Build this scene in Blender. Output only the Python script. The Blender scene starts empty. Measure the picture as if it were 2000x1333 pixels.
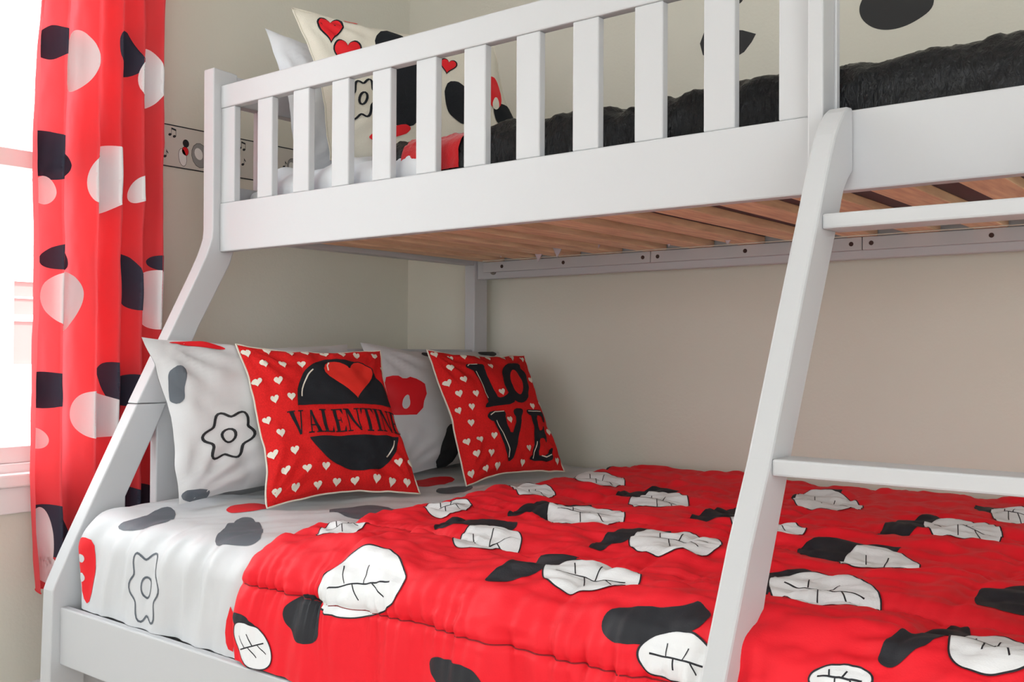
import bpy, bmesh, math, random
import numpy as np
from mathutils import Vector, Matrix

scene = bpy.context.scene
COL = scene.collection

# ------------------------------------------------------------------ camera
cam_data = bpy.data.cameras.new("camera")
cam_data.sensor_width = 36.0
cam_data.lens = 36.0 * 1964.04 / 2000.0
cam_data.clip_start = 0.05
cam = bpy.data.objects.new("camera", cam_data)
COL.objects.link(cam)
YAW, PITCH, ROLL = 0.67533, 0.010629, 0.004846
fwd = Vector((-math.sin(YAW) * math.cos(PITCH), math.cos(YAW) * math.cos(PITCH), math.sin(PITCH)))
r0 = Vector((math.cos(YAW), math.sin(YAW), 0)); u0 = r0.cross(fwd)
rgt = r0 * math.cos(ROLL) + u0 * math.sin(ROLL)
upv = u0 * math.cos(ROLL) - r0 * math.sin(ROLL)
m = Matrix((rgt, upv, -fwd)).transposed().to_4x4()
m.translation = Vector((0, 0, 1.0))
cam.matrix_world = m
scene.camera = cam

# ------------------------------------------------------------------ world, sun, exposure
world = bpy.data.worlds.new("sky"); scene.world = world
world.use_nodes = True
bg = world.node_tree.nodes["Background"]
bg.inputs[0].default_value = (0.89, 0.95, 1.0, 1)
bg.inputs[1].default_value = 5.2
sun_d = bpy.data.lights.new("sun", 'SUN'); sun_d.energy = 9.0; sun_d.angle = 0.05
sun_d.color = (1.0, 0.96, 0.9)
sun = bpy.data.objects.new("sun", sun_d); COL.objects.link(sun)
sun.rotation_euler = Vector((-0.75, 0.25, -0.8)).to_track_quat('-Z', 'Y').to_euler()
vs = scene.view_settings
vs.view_transform = 'Standard'; vs.look = 'None'; vs.gamma = 1.0; vs.use_curve_mapping = False
vs.exposure = 0.02

def portal(name, loc, direction, sx, sy):
    d = bpy.data.lights.new(name, 'AREA'); d.shape = 'RECTANGLE'; d.size = sx; d.size_y = sy
    d.cycles.is_portal = True
    o = bpy.data.objects.new(name, d); COL.objects.link(o); o.location = loc
    o.rotation_euler = Vector(direction).to_track_quat('-Z', 'Z' if abs(direction[2]) < .9 else 'Y').to_euler()
    return o
FZ = 0.05            # floor level
CEIL = 2.55
XL, XR, YB, YF = -2.457, 2.8, 2.49, -3.8
WY0, WY1, WZ0, WZ1 = -0.60, 1.37, 0.70, 2.25      # window in the wall by the bed head
VX0, VX1, VZ0, VZ1 = -1.1, 1.1, 0.30, 2.10        # added unseen window behind the viewer, for frontal fill
portal("window_portal", (XL - 0.13, (WY0 + WY1) / 2, (WZ0 + WZ1) / 2), (1, 0, 0), WY1 - WY0, WZ1 - WZ0)
RY0, RY1, RZ0, RZ1 = -3.5, 0.0, 0.20, 2.3        # added glazed opening opposite the bed head, out of view, for side fill
portal("window_portal", (XR + 0.13, (RY0 + RY1) / 2, (RZ0 + RZ1) / 2), (-1, 0, 0), RY1 - RY0, RZ1 - RZ0)
portal("window_portal", ((VX0 + VX1) / 2, YF - 0.13, (VZ0 + VZ1) / 2), (0, 1, 0), VX1 - VX0, VZ1 - VZ0)

# ---------------- printed outlines, in cloth coordinates (metres on the cloth, or 0..1 across a cushion face)
DUV=[[["K",[[-1.3031,1.4351],[-1.3313,1.4558],[-1.3351,1.4678],[-1.3332,1.4758],[-1.3274,1.4838],[-1.3193,1.4898],[-1.3103,1.4938],[-1.3012,1.4998],[-1.2919,1.5058],[-1.281,1.5098],[-1.2514,1.5058],[-1.2357,1.4878],[-1.2377,1.4798],[-1.2407,1.4718],[-1.2431,1.4638],[-1.2449,1.4558],[-1.247,1.4478],[-1.2505,1.4398],[-1.2573,1.4339],[-1.2691,1.4292]]],["W",[[-1.0746,1.3809],[-1.0712,1.3974],[-1.0793,1.4115],[-1.0957,1.4257],[-1.1206,1.4386],[-1.1527,1.4498],[-1.1878,1.4538],[-1.2202,1.4538],[-1.2431,1.4438],[-1.2534,1.4292],[-1.2537,1.4127],[-1.2467,1.395],[-1.2347,1.3762],[-1.2171,1.3585],[-1.193,1.3444],[-1.1607,1.3397],[-1.1233,1.3479],[-1.0914,1.3644]]]],[["K",[[-1.2508,1.1448],[-1.2156,1.159],[-1.2023,1.1499],[-1.1914,1.138],[-1.1807,1.1259],[-1.1686,1.1152],[-1.1548,1.1067],[-1.1394,1.1001],[-1.1235,1.0943],[-1.1093,1.0864],[-1.1135,1.0552],[-1.1573,1.0262],[-1.1799,1.0247],[-1.1983,1.0288],[-1.2146,1.0356],[-1.2301,1.0436],[-1.2447,1.0525],[-1.2579,1.0632],[-1.2679,1.0773],[-1.2722,1.0976]]],["W",[[-1.0692,1.1088],[-1.0466,1.1328],[-1.0304,1.1672],[-1.0259,1.2027],[-1.0322,1.2304],[-1.0445,1.2488],[-1.0601,1.2591],[-1.0788,1.26],[-1.0988,1.2497],[-1.1168,1.2307],[-1.1323,1.2081],[-1.1474,1.1823],[-1.1612,1.1499],[-1.1665,1.1137],[-1.1572,1.0866],[-1.1363,1.0783],[-1.1131,1.0843],[-1.0915,1.0947]]]],[["K",[[-0.9414,1.3585],[-0.9211,1.3585],[-0.9077,1.3515],[-0.8966,1.342],[-0.8874,1.3302],[-0.8808,1.3152],[-0.8753,1.2983],[-0.8701,1.2808],[-0.8664,1.2609],[-0.866,1.2363],[-0.8852,1.1852],[-0.9175,1.1695],[-0.9282,1.1823],[-0.9339,1.2013],[-0.9366,1.2236],[-0.9378,1.2473],[-0.9384,1.2709],[-0.939,1.2941],[-0.939,1.3174],[-0.9412,1.3373]]],["W",[[-0.7329,1.2638],[-0.726,1.2891],[-0.7295,1.3117],[-0.7404,1.3291],[-0.7593,1.3385],[-0.7834,1.3432],[-0.8097,1.3432],[-0.8338,1.3385],[-0.8532,1.3291],[-0.8714,1.31],[-0.884,1.2869],[-0.8877,1.2624],[-0.88,1.2403],[-0.862,1.2245],[-0.8373,1.2163],[-0.8088,1.2157],[-0.7789,1.2233],[-0.7516,1.2401]]]],[["K",[[-0.9291,1.1142],[-0.9129,1.1118],[-0.9068,1.0955],[-0.9005,1.079],[-0.8937,1.0631],[-0.8867,1.0472],[-0.8802,1.0304],[-0.8748,1.0114],[-0.8713,0.9891],[-0.8703,0.9623],[-0.8832,0.912],[-0.9122,0.8947],[-0.9257,0.903],[-0.9351,0.9179],[-0.9409,0.9379],[-0.9439,0.9618],[-0.945,0.9879],[-0.945,1.0151],[-0.9443,1.0425],[-0.9424,1.0709]]],["W",[[-0.7462,0.9951],[-0.7343,1.0246],[-0.7374,1.0524],[-0.7502,1.0736],[-0.7667,1.0904],[-0.7876,1.104],[-0.8157,1.1089],[-0.847,1.0986],[-0.8726,1.0748],[-0.889,1.0464],[-0.9006,1.0176],[-0.9082,0.9863],[-0.9041,0.955],[-0.8825,0.9351],[-0.8508,0.9337],[-0.8208,0.9444],[-0.7949,0.9572],[-0.7694,0.9723]]]],[["K",[[-1.2455,0.9364],[-1.2224,0.9366],[-1.2109,0.9228],[-1.1998,0.9084],[-1.1892,0.8933],[-1.1798,0.8765],[-1.172,0.8573],[-1.1659,0.8354],[-1.1614,0.811],[-1.1585,0.7839],[-1.1686,0.7374],[-1.204,0.7197],[-1.2243,0.7241],[-1.2409,0.7337],[-1.2537,0.7484],[-1.2624,0.7685],[-1.267,0.7935],[-1.2682,0.8224],[-1.2668,0.8537],[-1.263,0.8873]]],["W",[[-1.0422,0.8151],[-1.0261,0.8494],[-1.0266,0.8795],[-1.039,0.9008],[-1.0566,0.9152],[-1.0784,0.9247],[-1.1067,0.9262],[-1.1399,0.9154],[-1.1721,0.8924],[-1.198,0.8621],[-1.2159,0.8288],[-1.2238,0.7955],[-1.2176,0.7674],[-1.1965,0.7514],[-1.167,0.7491],[-1.136,0.7555],[-1.1044,0.7669],[-1.0714,0.7859]]]],[["W",[[-1.3333,0.6346],[-1.3184,0.6675],[-1.3112,0.6952],[-1.307,0.721],[-1.31,0.7438],[-1.3267,0.7542],[-1.3552,0.7457],[-1.3855,0.7239],[-1.4122,0.6991],[-1.438,0.6733],[-1.4638,0.6421],[-1.4801,0.6082],[-1.4779,0.5836],[-1.4613,0.5739],[-1.4413,0.5719],[-1.4202,0.5713],[-1.3928,0.5783],[-1.3603,0.601]]]],[["W",[[-1.3205,0.3484],[-1.3057,0.3799],[-1.2999,0.4089],[-1.3031,0.4329],[-1.3149,0.4496],[-1.3342,0.4572],[-1.3595,0.4548],[-1.3884,0.442],[-1.4178,0.4191],[-1.4431,0.3885],[-1.4598,0.3549],[-1.4654,0.3239],[-1.4602,0.2998],[-1.4466,0.284],[-1.4263,0.2769],[-1.4004,0.28],[-1.3714,0.2942],[-1.3433,0.3183]]]],[["K",[[-1.2403,0.5488],[-1.214,0.5599],[-1.2031,0.5472],[-1.1945,0.5308],[-1.1866,0.5132],[-1.1782,0.4961],[-1.1688,0.4804],[-1.1584,0.4663],[-1.1475,0.4529],[-1.1376,0.4376],[-1.1408,0.3989],[-1.1707,0.3794],[-1.186,0.3863],[-1.1988,0.3975],[-1.2106,0.4103],[-1.2221,0.4237],[-1.2331,0.4377],[-1.2429,0.4534],[-1.2505,0.4725],[-1.2541,0.4976]]],["W",[[-1.045,0.5589],[-1.0284,0.5955],[-1.0245,0.6273],[-1.0326,0.6483],[-1.046,0.6612],[-1.0616,0.6721],[-1.0841,0.6777],[-1.1163,0.6666],[-1.1509,0.6344],[-1.1753,0.5915],[-1.1864,0.5523],[-1.1914,0.5188],[-1.1938,0.486],[-1.1865,0.4582],[-1.1632,0.449],[-1.1298,0.4636],[-1.0972,0.4921],[-1.0691,0.5243]]]],[["K",[[-0.9018,0.3899],[-0.8831,0.401],[-0.8773,0.3833],[-0.8725,0.3633],[-0.867,0.3442],[-0.8605,0.3274],[-0.8529,0.3129],[-0.8448,0.2993],[-0.8373,0.2841],[-0.8319,0.2636],[-0.8406,0.2061],[-0.8695,0.168],[-0.8823,0.1719],[-0.8912,0.1854],[-0.8978,0.2043],[-0.9032,0.2258],[-0.908,0.2482],[-0.9123,0.2713],[-0.9155,0.2965],[-0.9161,0.327]]],["W",[[-0.7393,0.3705],[-0.7342,0.4135],[-0.7411,0.444],[-0.7511,0.4678],[-0.7634,0.4913],[-0.7854,0.506],[-0.8188,0.4959],[-0.8535,0.4591],[-0.878,0.4116],[-0.8934,0.3682],[-0.908,0.326],[-0.9204,0.2786],[-0.9179,0.2363],[-0.8945,0.2187],[-0.8599,0.2286],[-0.8251,0.2524],[-0.7918,0.2826],[-0.7606,0.3227]]]],[["K",[[-0.9338,0.7783],[-0.9146,0.7839],[-0.9079,0.7678],[-0.9013,0.7513],[-0.894,0.736],[-0.886,0.7215],[-0.8782,0.7066],[-0.8715,0.6893],[-0.8668,0.6679],[-0.8651,0.6398],[-0.8802,0.5771],[-0.9141,0.5421],[-0.9292,0.5453],[-0.9394,0.5584],[-0.9456,0.5789],[-0.9489,0.6043],[-0.9505,0.6325],[-0.9511,0.6616],[-0.9512,0.6912],[-0.9496,0.7229]]],["W",[[-0.7164,0.7244],[-0.709,0.7517],[-0.7153,0.7727],[-0.7316,0.7844],[-0.7521,0.7897],[-0.7755,0.791],[-0.8041,0.7852],[-0.8354,0.7677],[-0.861,0.7402],[-0.8752,0.7104],[-0.88,0.6834],[-0.8791,0.6587],[-0.8698,0.6374],[-0.8479,0.6268],[-0.8166,0.6322],[-0.785,0.65],[-0.7578,0.6725],[-0.7346,0.6971]]]],[["K",[[-0.6141,0.672],[-0.5989,0.677],[-0.5908,0.6626],[-0.5828,0.648],[-0.5747,0.6331],[-0.567,0.6167],[-0.5601,0.5974],[-0.5544,0.5743],[-0.5497,0.5471],[-0.5461,0.5151],[-0.5511,0.4538],[-0.5752,0.4203],[-0.5896,0.4201],[-0.6013,0.4283],[-0.6104,0.4445],[-0.6168,0.4685],[-0.6207,0.4988],[-0.6229,0.5336],[-0.6237,0.571],[-0.6231,0.6108]]],["W",[[-0.4237,0.5853],[-0.4211,0.6161],[-0.4249,0.6426],[-0.4369,0.662],[-0.4578,0.6694],[-0.4855,0.6615],[-0.5152,0.6387],[-0.5415,0.6056],[-0.5609,0.5685],[-0.573,0.5319],[-0.5784,0.4972],[-0.5762,0.4658],[-0.5638,0.4421],[-0.5399,0.4336],[-0.508,0.4452],[-0.4756,0.4741],[-0.4496,0.512],[-0.4327,0.5505]]]],[["K",[[-0.6714,0.8864],[-0.6423,0.9121],[-0.6223,0.917],[-0.6045,0.9174],[-0.5885,0.9133],[-0.5744,0.9046],[-0.562,0.8914],[-0.5508,0.8743],[-0.5405,0.854],[-0.531,0.8305],[-0.5275,0.7871],[-0.5499,0.7716],[-0.567,0.774],[-0.5838,0.7775],[-0.6004,0.7822],[-0.6163,0.7893],[-0.6312,0.7994],[-0.6448,0.8128],[-0.6572,0.8291],[-0.6684,0.8481]]],["W",[[-0.4715,0.8829],[-0.4663,0.9142],[-0.4735,0.9394],[-0.487,0.9548],[-0.5008,0.9658],[-0.516,0.9763],[-0.5364,0.9799],[-0.5593,0.9681],[-0.577,0.9419],[-0.5859,0.9117],[-0.5898,0.8835],[-0.5919,0.8548],[-0.5877,0.8261],[-0.5723,0.8075],[-0.5493,0.8068],[-0.5266,0.8191],[-0.5065,0.8354],[-0.4871,0.8554]]]],[["K",[[-0.638,1.2227],[-0.6193,1.229],[-0.6107,1.2174],[-0.6038,1.2022],[-0.5983,1.1842],[-0.5935,1.1641],[-0.5891,1.1429],[-0.5844,1.1215],[-0.5792,1.1006],[-0.5739,1.0793],[-0.5759,1.0411],[-0.5955,1.0321],[-0.6067,1.0419],[-0.6169,1.0537],[-0.6265,1.0666],[-0.6353,1.081],[-0.6426,1.098],[-0.6477,1.1187],[-0.6503,1.1437],[-0.6498,1.1737]]],["W",[[-0.438,1.1591],[-0.4309,1.1877],[-0.4385,1.2092],[-0.4586,1.2184],[-0.4837,1.217],[-0.5089,1.2109],[-0.5357,1.2015],[-0.5653,1.1845],[-0.5926,1.1577],[-0.6095,1.1262],[-0.6139,1.0969],[-0.6092,1.0719],[-0.5955,1.0521],[-0.5701,1.0436],[-0.536,1.0523],[-0.5025,1.0749],[-0.4758,1.1024],[-0.4546,1.1301]]]],[["K",[[-0.7207,1.3927],[-0.6971,1.4056],[-0.6799,1.4056],[-0.6639,1.4033],[-0.6491,1.3986],[-0.6347,1.3939],[-0.6211,1.388],[-0.6078,1.3821],[-0.5949,1.3762],[-0.5834,1.3679],[-0.5824,1.3408],[-0.6092,1.3217],[-0.6206,1.3302],[-0.6322,1.3385],[-0.6453,1.3444],[-0.6592,1.3491],[-0.6734,1.3538],[-0.6884,1.3573],[-0.7022,1.3632],[-0.7148,1.3715]]],["W",[[-0.5499,1.4068],[-0.5527,1.4174],[-0.5641,1.4269],[-0.5807,1.4327],[-0.5978,1.4351],[-0.614,1.4351],[-0.6303,1.4339],[-0.6456,1.4304],[-0.656,1.4221],[-0.6591,1.4115],[-0.6558,1.4009],[-0.6483,1.3903],[-0.6359,1.3821],[-0.6193,1.375],[-0.5989,1.375],[-0.58,1.3797],[-0.5651,1.388],[-0.5547,1.3974]]]],[["K",[[-0.376,1.3644],[-0.3623,1.3668],[-0.3535,1.3609],[-0.3458,1.3526],[-0.3385,1.3432],[-0.3315,1.3326],[-0.3257,1.317],[-0.3202,1.2999],[-0.3149,1.2814],[-0.311,1.2583],[-0.3176,1.2032],[-0.3381,1.1806],[-0.3467,1.193],[-0.3527,1.2122],[-0.3574,1.2341],[-0.3616,1.2565],[-0.3657,1.2785],[-0.3694,1.3003],[-0.3724,1.3232],[-0.3761,1.342]]],["W",[[-0.2224,1.3164],[-0.226,1.3385],[-0.2375,1.3467],[-0.2496,1.3515],[-0.2615,1.3562],[-0.2763,1.3573],[-0.2919,1.355],[-0.3043,1.3444],[-0.3107,1.3291],[-0.3155,1.306],[-0.3197,1.2813],[-0.3208,1.2549],[-0.3138,1.2341],[-0.2989,1.2273],[-0.2816,1.233],[-0.2646,1.244],[-0.2469,1.2598],[-0.2308,1.285]]]],[["K",[[-0.3503,1.0726],[-0.3338,1.1068],[-0.3244,1.1118],[-0.3156,1.1142],[-0.3069,1.1165],[-0.2984,1.1186],[-0.2902,1.1195],[-0.2827,1.1171],[-0.2762,1.1096],[-0.2712,1.094],[-0.2725,1.0413],[-0.289,0.9956],[-0.2991,0.9875],[-0.3077,0.9878],[-0.3153,0.9933],[-0.3224,1.0016],[-0.3293,1.0104],[-0.3364,1.0183],[-0.3436,1.0254],[-0.3504,1.0343]]]],[["K",[[-1.0144,1.4878],[-1.0092,1.5038],[-0.9993,1.5098],[-0.9889,1.5158],[-0.9783,1.5198],[-0.9672,1.5238],[-0.9553,1.5258],[-0.9424,1.5258],[-0.9284,1.5238],[-0.9132,1.5178],[-0.8927,1.5018],[-0.8971,1.4878],[-0.9067,1.4818],[-0.9174,1.4778],[-0.929,1.4758],[-0.9415,1.4758],[-0.9546,1.4758],[-0.9682,1.4758],[-0.9819,1.4778],[-0.9959,1.4778]]]],[["K",[[-1.4628,1.4898],[-1.4649,1.4998],[-1.462,1.5058],[-1.4582,1.5098],[-1.4534,1.5138],[-1.4475,1.5178],[-1.4405,1.5198],[-1.4325,1.5198],[-1.4237,1.5198],[-1.4141,1.5198],[-1.3999,1.5158],[-1.3994,1.5058],[-1.4034,1.5018],[-1.4078,1.4978],[-1.4127,1.4958],[-1.4184,1.4918],[-1.425,1.4898],[-1.4324,1.4878],[-1.4405,1.4878],[-1.4493,1.4878]]],["W",[[-1.3722,1.5198],[-1.3626,1.5338],[-1.359,1.5478],[-1.3618,1.5598],[-1.3705,1.5678],[-1.3834,1.5738],[-1.3988,1.5758],[-1.4149,1.5738],[-1.4307,1.5678],[-1.4452,1.5578],[-1.4565,1.5458],[-1.4626,1.5318],[-1.4616,1.5198],[-1.4531,1.5078],[-1.4388,1.5018],[-1.4214,1.4998],[-1.4033,1.5038],[-1.3863,1.5098]]]],[["W",[[-1.3817,1.1872],[-1.3656,1.2043],[-1.352,1.227],[-1.3433,1.2532],[-1.3412,1.2784],[-1.3456,1.2988],[-1.3548,1.3128],[-1.3674,1.3201],[-1.3826,1.3197],[-1.3992,1.3106],[-1.4146,1.2932],[-1.4268,1.2707],[-1.4348,1.2461],[-1.4386,1.2214],[-1.437,1.1986],[-1.429,1.1815],[-1.4154,1.174],[-1.3988,1.1765]]]],[["K",[[-0.5511,0.2718],[-0.5341,0.3056],[-0.5244,0.3101],[-0.5163,0.3084],[-0.509,0.3029],[-0.5022,0.2956],[-0.4954,0.2879],[-0.4886,0.2806],[-0.4817,0.2734],[-0.4752,0.2643],[-0.4736,0.2312],[-0.4876,0.2054],[-0.4966,0.204],[-0.5051,0.2048],[-0.5138,0.2053],[-0.5226,0.2054],[-0.5313,0.2059],[-0.5396,0.2085],[-0.547,0.2152],[-0.5528,0.2284]]],["W",[[-0.4355,0.298],[-0.4329,0.3256],[-0.4354,0.3484],[-0.4415,0.3658],[-0.4509,0.3767],[-0.4637,0.378],[-0.4782,0.3676],[-0.492,0.348],[-0.5037,0.3231],[-0.513,0.2948],[-0.5182,0.2646],[-0.5165,0.2383],[-0.5075,0.2237],[-0.4948,0.2222],[-0.4821,0.2278],[-0.4699,0.2358],[-0.4568,0.2486],[-0.4441,0.27]]]],[["W",[[-1.3598,0.9061],[-1.3437,0.9328],[-1.3307,0.9596],[-1.3212,0.9876],[-1.3187,1.0145],[-1.3258,1.0334],[-1.3399,1.0409],[-1.3565,1.04],[-1.3738,1.0347],[-1.3931,1.0238],[-1.4134,1.0035],[-1.4298,0.9745],[-1.4385,0.9432],[-1.4399,0.9146],[-1.4354,0.89],[-1.4237,0.8725],[-1.4042,0.8687],[-1.3808,0.8819]]]],[["K",[[-1.5137,0.3782],[-1.4886,0.3784],[-1.4884,0.3448],[-1.4884,0.3103],[-1.4858,0.2788],[-1.48,0.2513],[-1.4718,0.2267],[-1.4629,0.2028],[-1.4557,0.176],[-1.453,0.1418],[-1.4829,0.0555],[-1.546,-0.0019],[-1.5695,0.0031],[-1.5819,0.0249],[-1.5866,0.0579],[-1.5862,0.0977],[-1.5828,0.1408],[-1.5775,0.1857],[-1.5698,0.2329],[-1.5569,0.286]]]],[["W",[[-0.3731,1.3868],[-0.3752,1.3939],[-0.3816,1.3998],[-0.3909,1.4045],[-0.4018,1.4068],[-0.413,1.408],[-0.4238,1.408],[-0.4333,1.4068],[-0.4404,1.4021],[-0.4429,1.3974],[-0.4406,1.3903],[-0.4341,1.3856],[-0.4261,1.3809],[-0.4172,1.3774],[-0.4069,1.375],[-0.3954,1.3738],[-0.3843,1.375],[-0.3759,1.3809]]]]]
SHP=[["K",[[-1.9184,1.3724],[-1.8862,1.376],[-1.8668,1.3724],[-1.8512,1.3665],[-1.8363,1.3607],[-1.822,1.3548],[-1.8083,1.3489],[-1.7987,1.3406],[-1.7939,1.33],[-1.8035,1.3112],[-1.8854,1.2486],[-1.9413,1.231],[-1.941,1.2462],[-1.9301,1.2674],[-1.9142,1.291],[-1.8974,1.3147],[-1.8963,1.3288],[-1.9017,1.3395],[-1.9098,1.3489],[-1.9202,1.3571]]],["K",[[-1.5952,1.3618],[-1.5661,1.3689],[-1.5533,1.3654],[-1.5397,1.363],[-1.5275,1.3595],[-1.5155,1.3559],[-1.5041,1.3524],[-1.4964,1.3465],[-1.4943,1.3371],[-1.5016,1.3218],[-1.5843,1.2539],[-1.6788,1.2022],[-1.706,1.1969],[-1.7153,1.2036],[-1.71,1.2199],[-1.6937,1.2431],[-1.6706,1.2703],[-1.645,1.2987],[-1.6245,1.323],[-1.6151,1.3395]]],["K",[[-1.6434,1.0423],[-1.5969,1.0637],[-1.5726,1.0664],[-1.5515,1.0663],[-1.5337,1.0636],[-1.52,1.0572],[-1.5111,1.0465],[-1.5072,1.031],[-1.5079,1.0108],[-1.5132,0.9858],[-1.5418,0.9375],[-1.5852,0.9156],[-1.6069,0.9157],[-1.6251,0.9191],[-1.6398,0.9261],[-1.6505,0.9368],[-1.6572,0.9512],[-1.661,0.968],[-1.663,0.9862],[-1.6635,1.0055]]],["K",[[-1.6739,0.6758],[-1.6363,0.7019],[-1.619,0.7071],[-1.6064,0.7072],[-1.5982,0.7026],[-1.5943,0.6934],[-1.5942,0.68],[-1.597,0.6632],[-1.602,0.6438],[-1.6093,0.6217],[-1.6331,0.5805],[-1.6571,0.5678],[-1.6664,0.5719],[-1.6753,0.5764],[-1.684,0.5812],[-1.6915,0.5873],[-1.6968,0.5958],[-1.6993,0.6073],[-1.699,0.6217],[-1.6956,0.6392]]],["R",[[-2.0235,1.4113],[-2.0022,1.4042],[-1.9675,1.4078],[-1.9661,1.4458],[-1.9735,1.4838],[-1.967,1.5038],[-1.9888,1.5438],[-2.0118,1.5278],[-2.0189,1.4798]]],["W",[[-1.9956,1.4458],[-1.9989,1.4518],[-2.0052,1.4558],[-2.0127,1.4558],[-2.0188,1.4538],[-2.0209,1.4478],[-2.019,1.4438],[-2.013,1.4378],[-2.0054,1.4378],[-1.9985,1.4398]]],["W",[[-1.9999,1.4858],[-2.0018,1.4918],[-2.0072,1.4958],[-2.0137,1.4978],[-2.0195,1.4938],[-2.0204,1.4878],[-2.0189,1.4818],[-2.0141,1.4778],[-2.0076,1.4778],[-2.0032,1.4818]]],["R",[[-1.8077,1.1824],[-1.7828,1.1882],[-1.7711,1.185],[-1.7613,1.1805],[-1.7534,1.1746],[-1.748,1.167],[-1.7457,1.1571],[-1.7465,1.1447],[-1.7504,1.13],[-1.7573,1.1129],[-1.7793,1.0841],[-1.8035,1.0783],[-1.8135,1.0832],[-1.8212,1.0897],[-1.8267,1.098],[-1.8296,1.108],[-1.8301,1.1197],[-1.8288,1.1325],[-1.8265,1.146],[-1.8233,1.16]]],["R",[[-1.7998,0.6359],[-1.767,0.652],[-1.7532,0.6494],[-1.7436,0.6426],[-1.7379,0.6318],[-1.7361,0.617],[-1.7376,0.5985],[-1.7418,0.577],[-1.7477,0.5535],[-1.7555,0.5275],[-1.7795,0.4837],[-1.8032,0.4763],[-1.8117,0.4853],[-1.8195,0.4951],[-1.8266,0.5055],[-1.8321,0.5176],[-1.835,0.5323],[-1.8347,0.5501],[-1.8313,0.5708],[-1.8246,0.5946]]],["R",[[-1.4883,1.4498],[-1.5115,1.5038],[-1.508,1.5398],[-1.4871,1.5458]]]]
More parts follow.
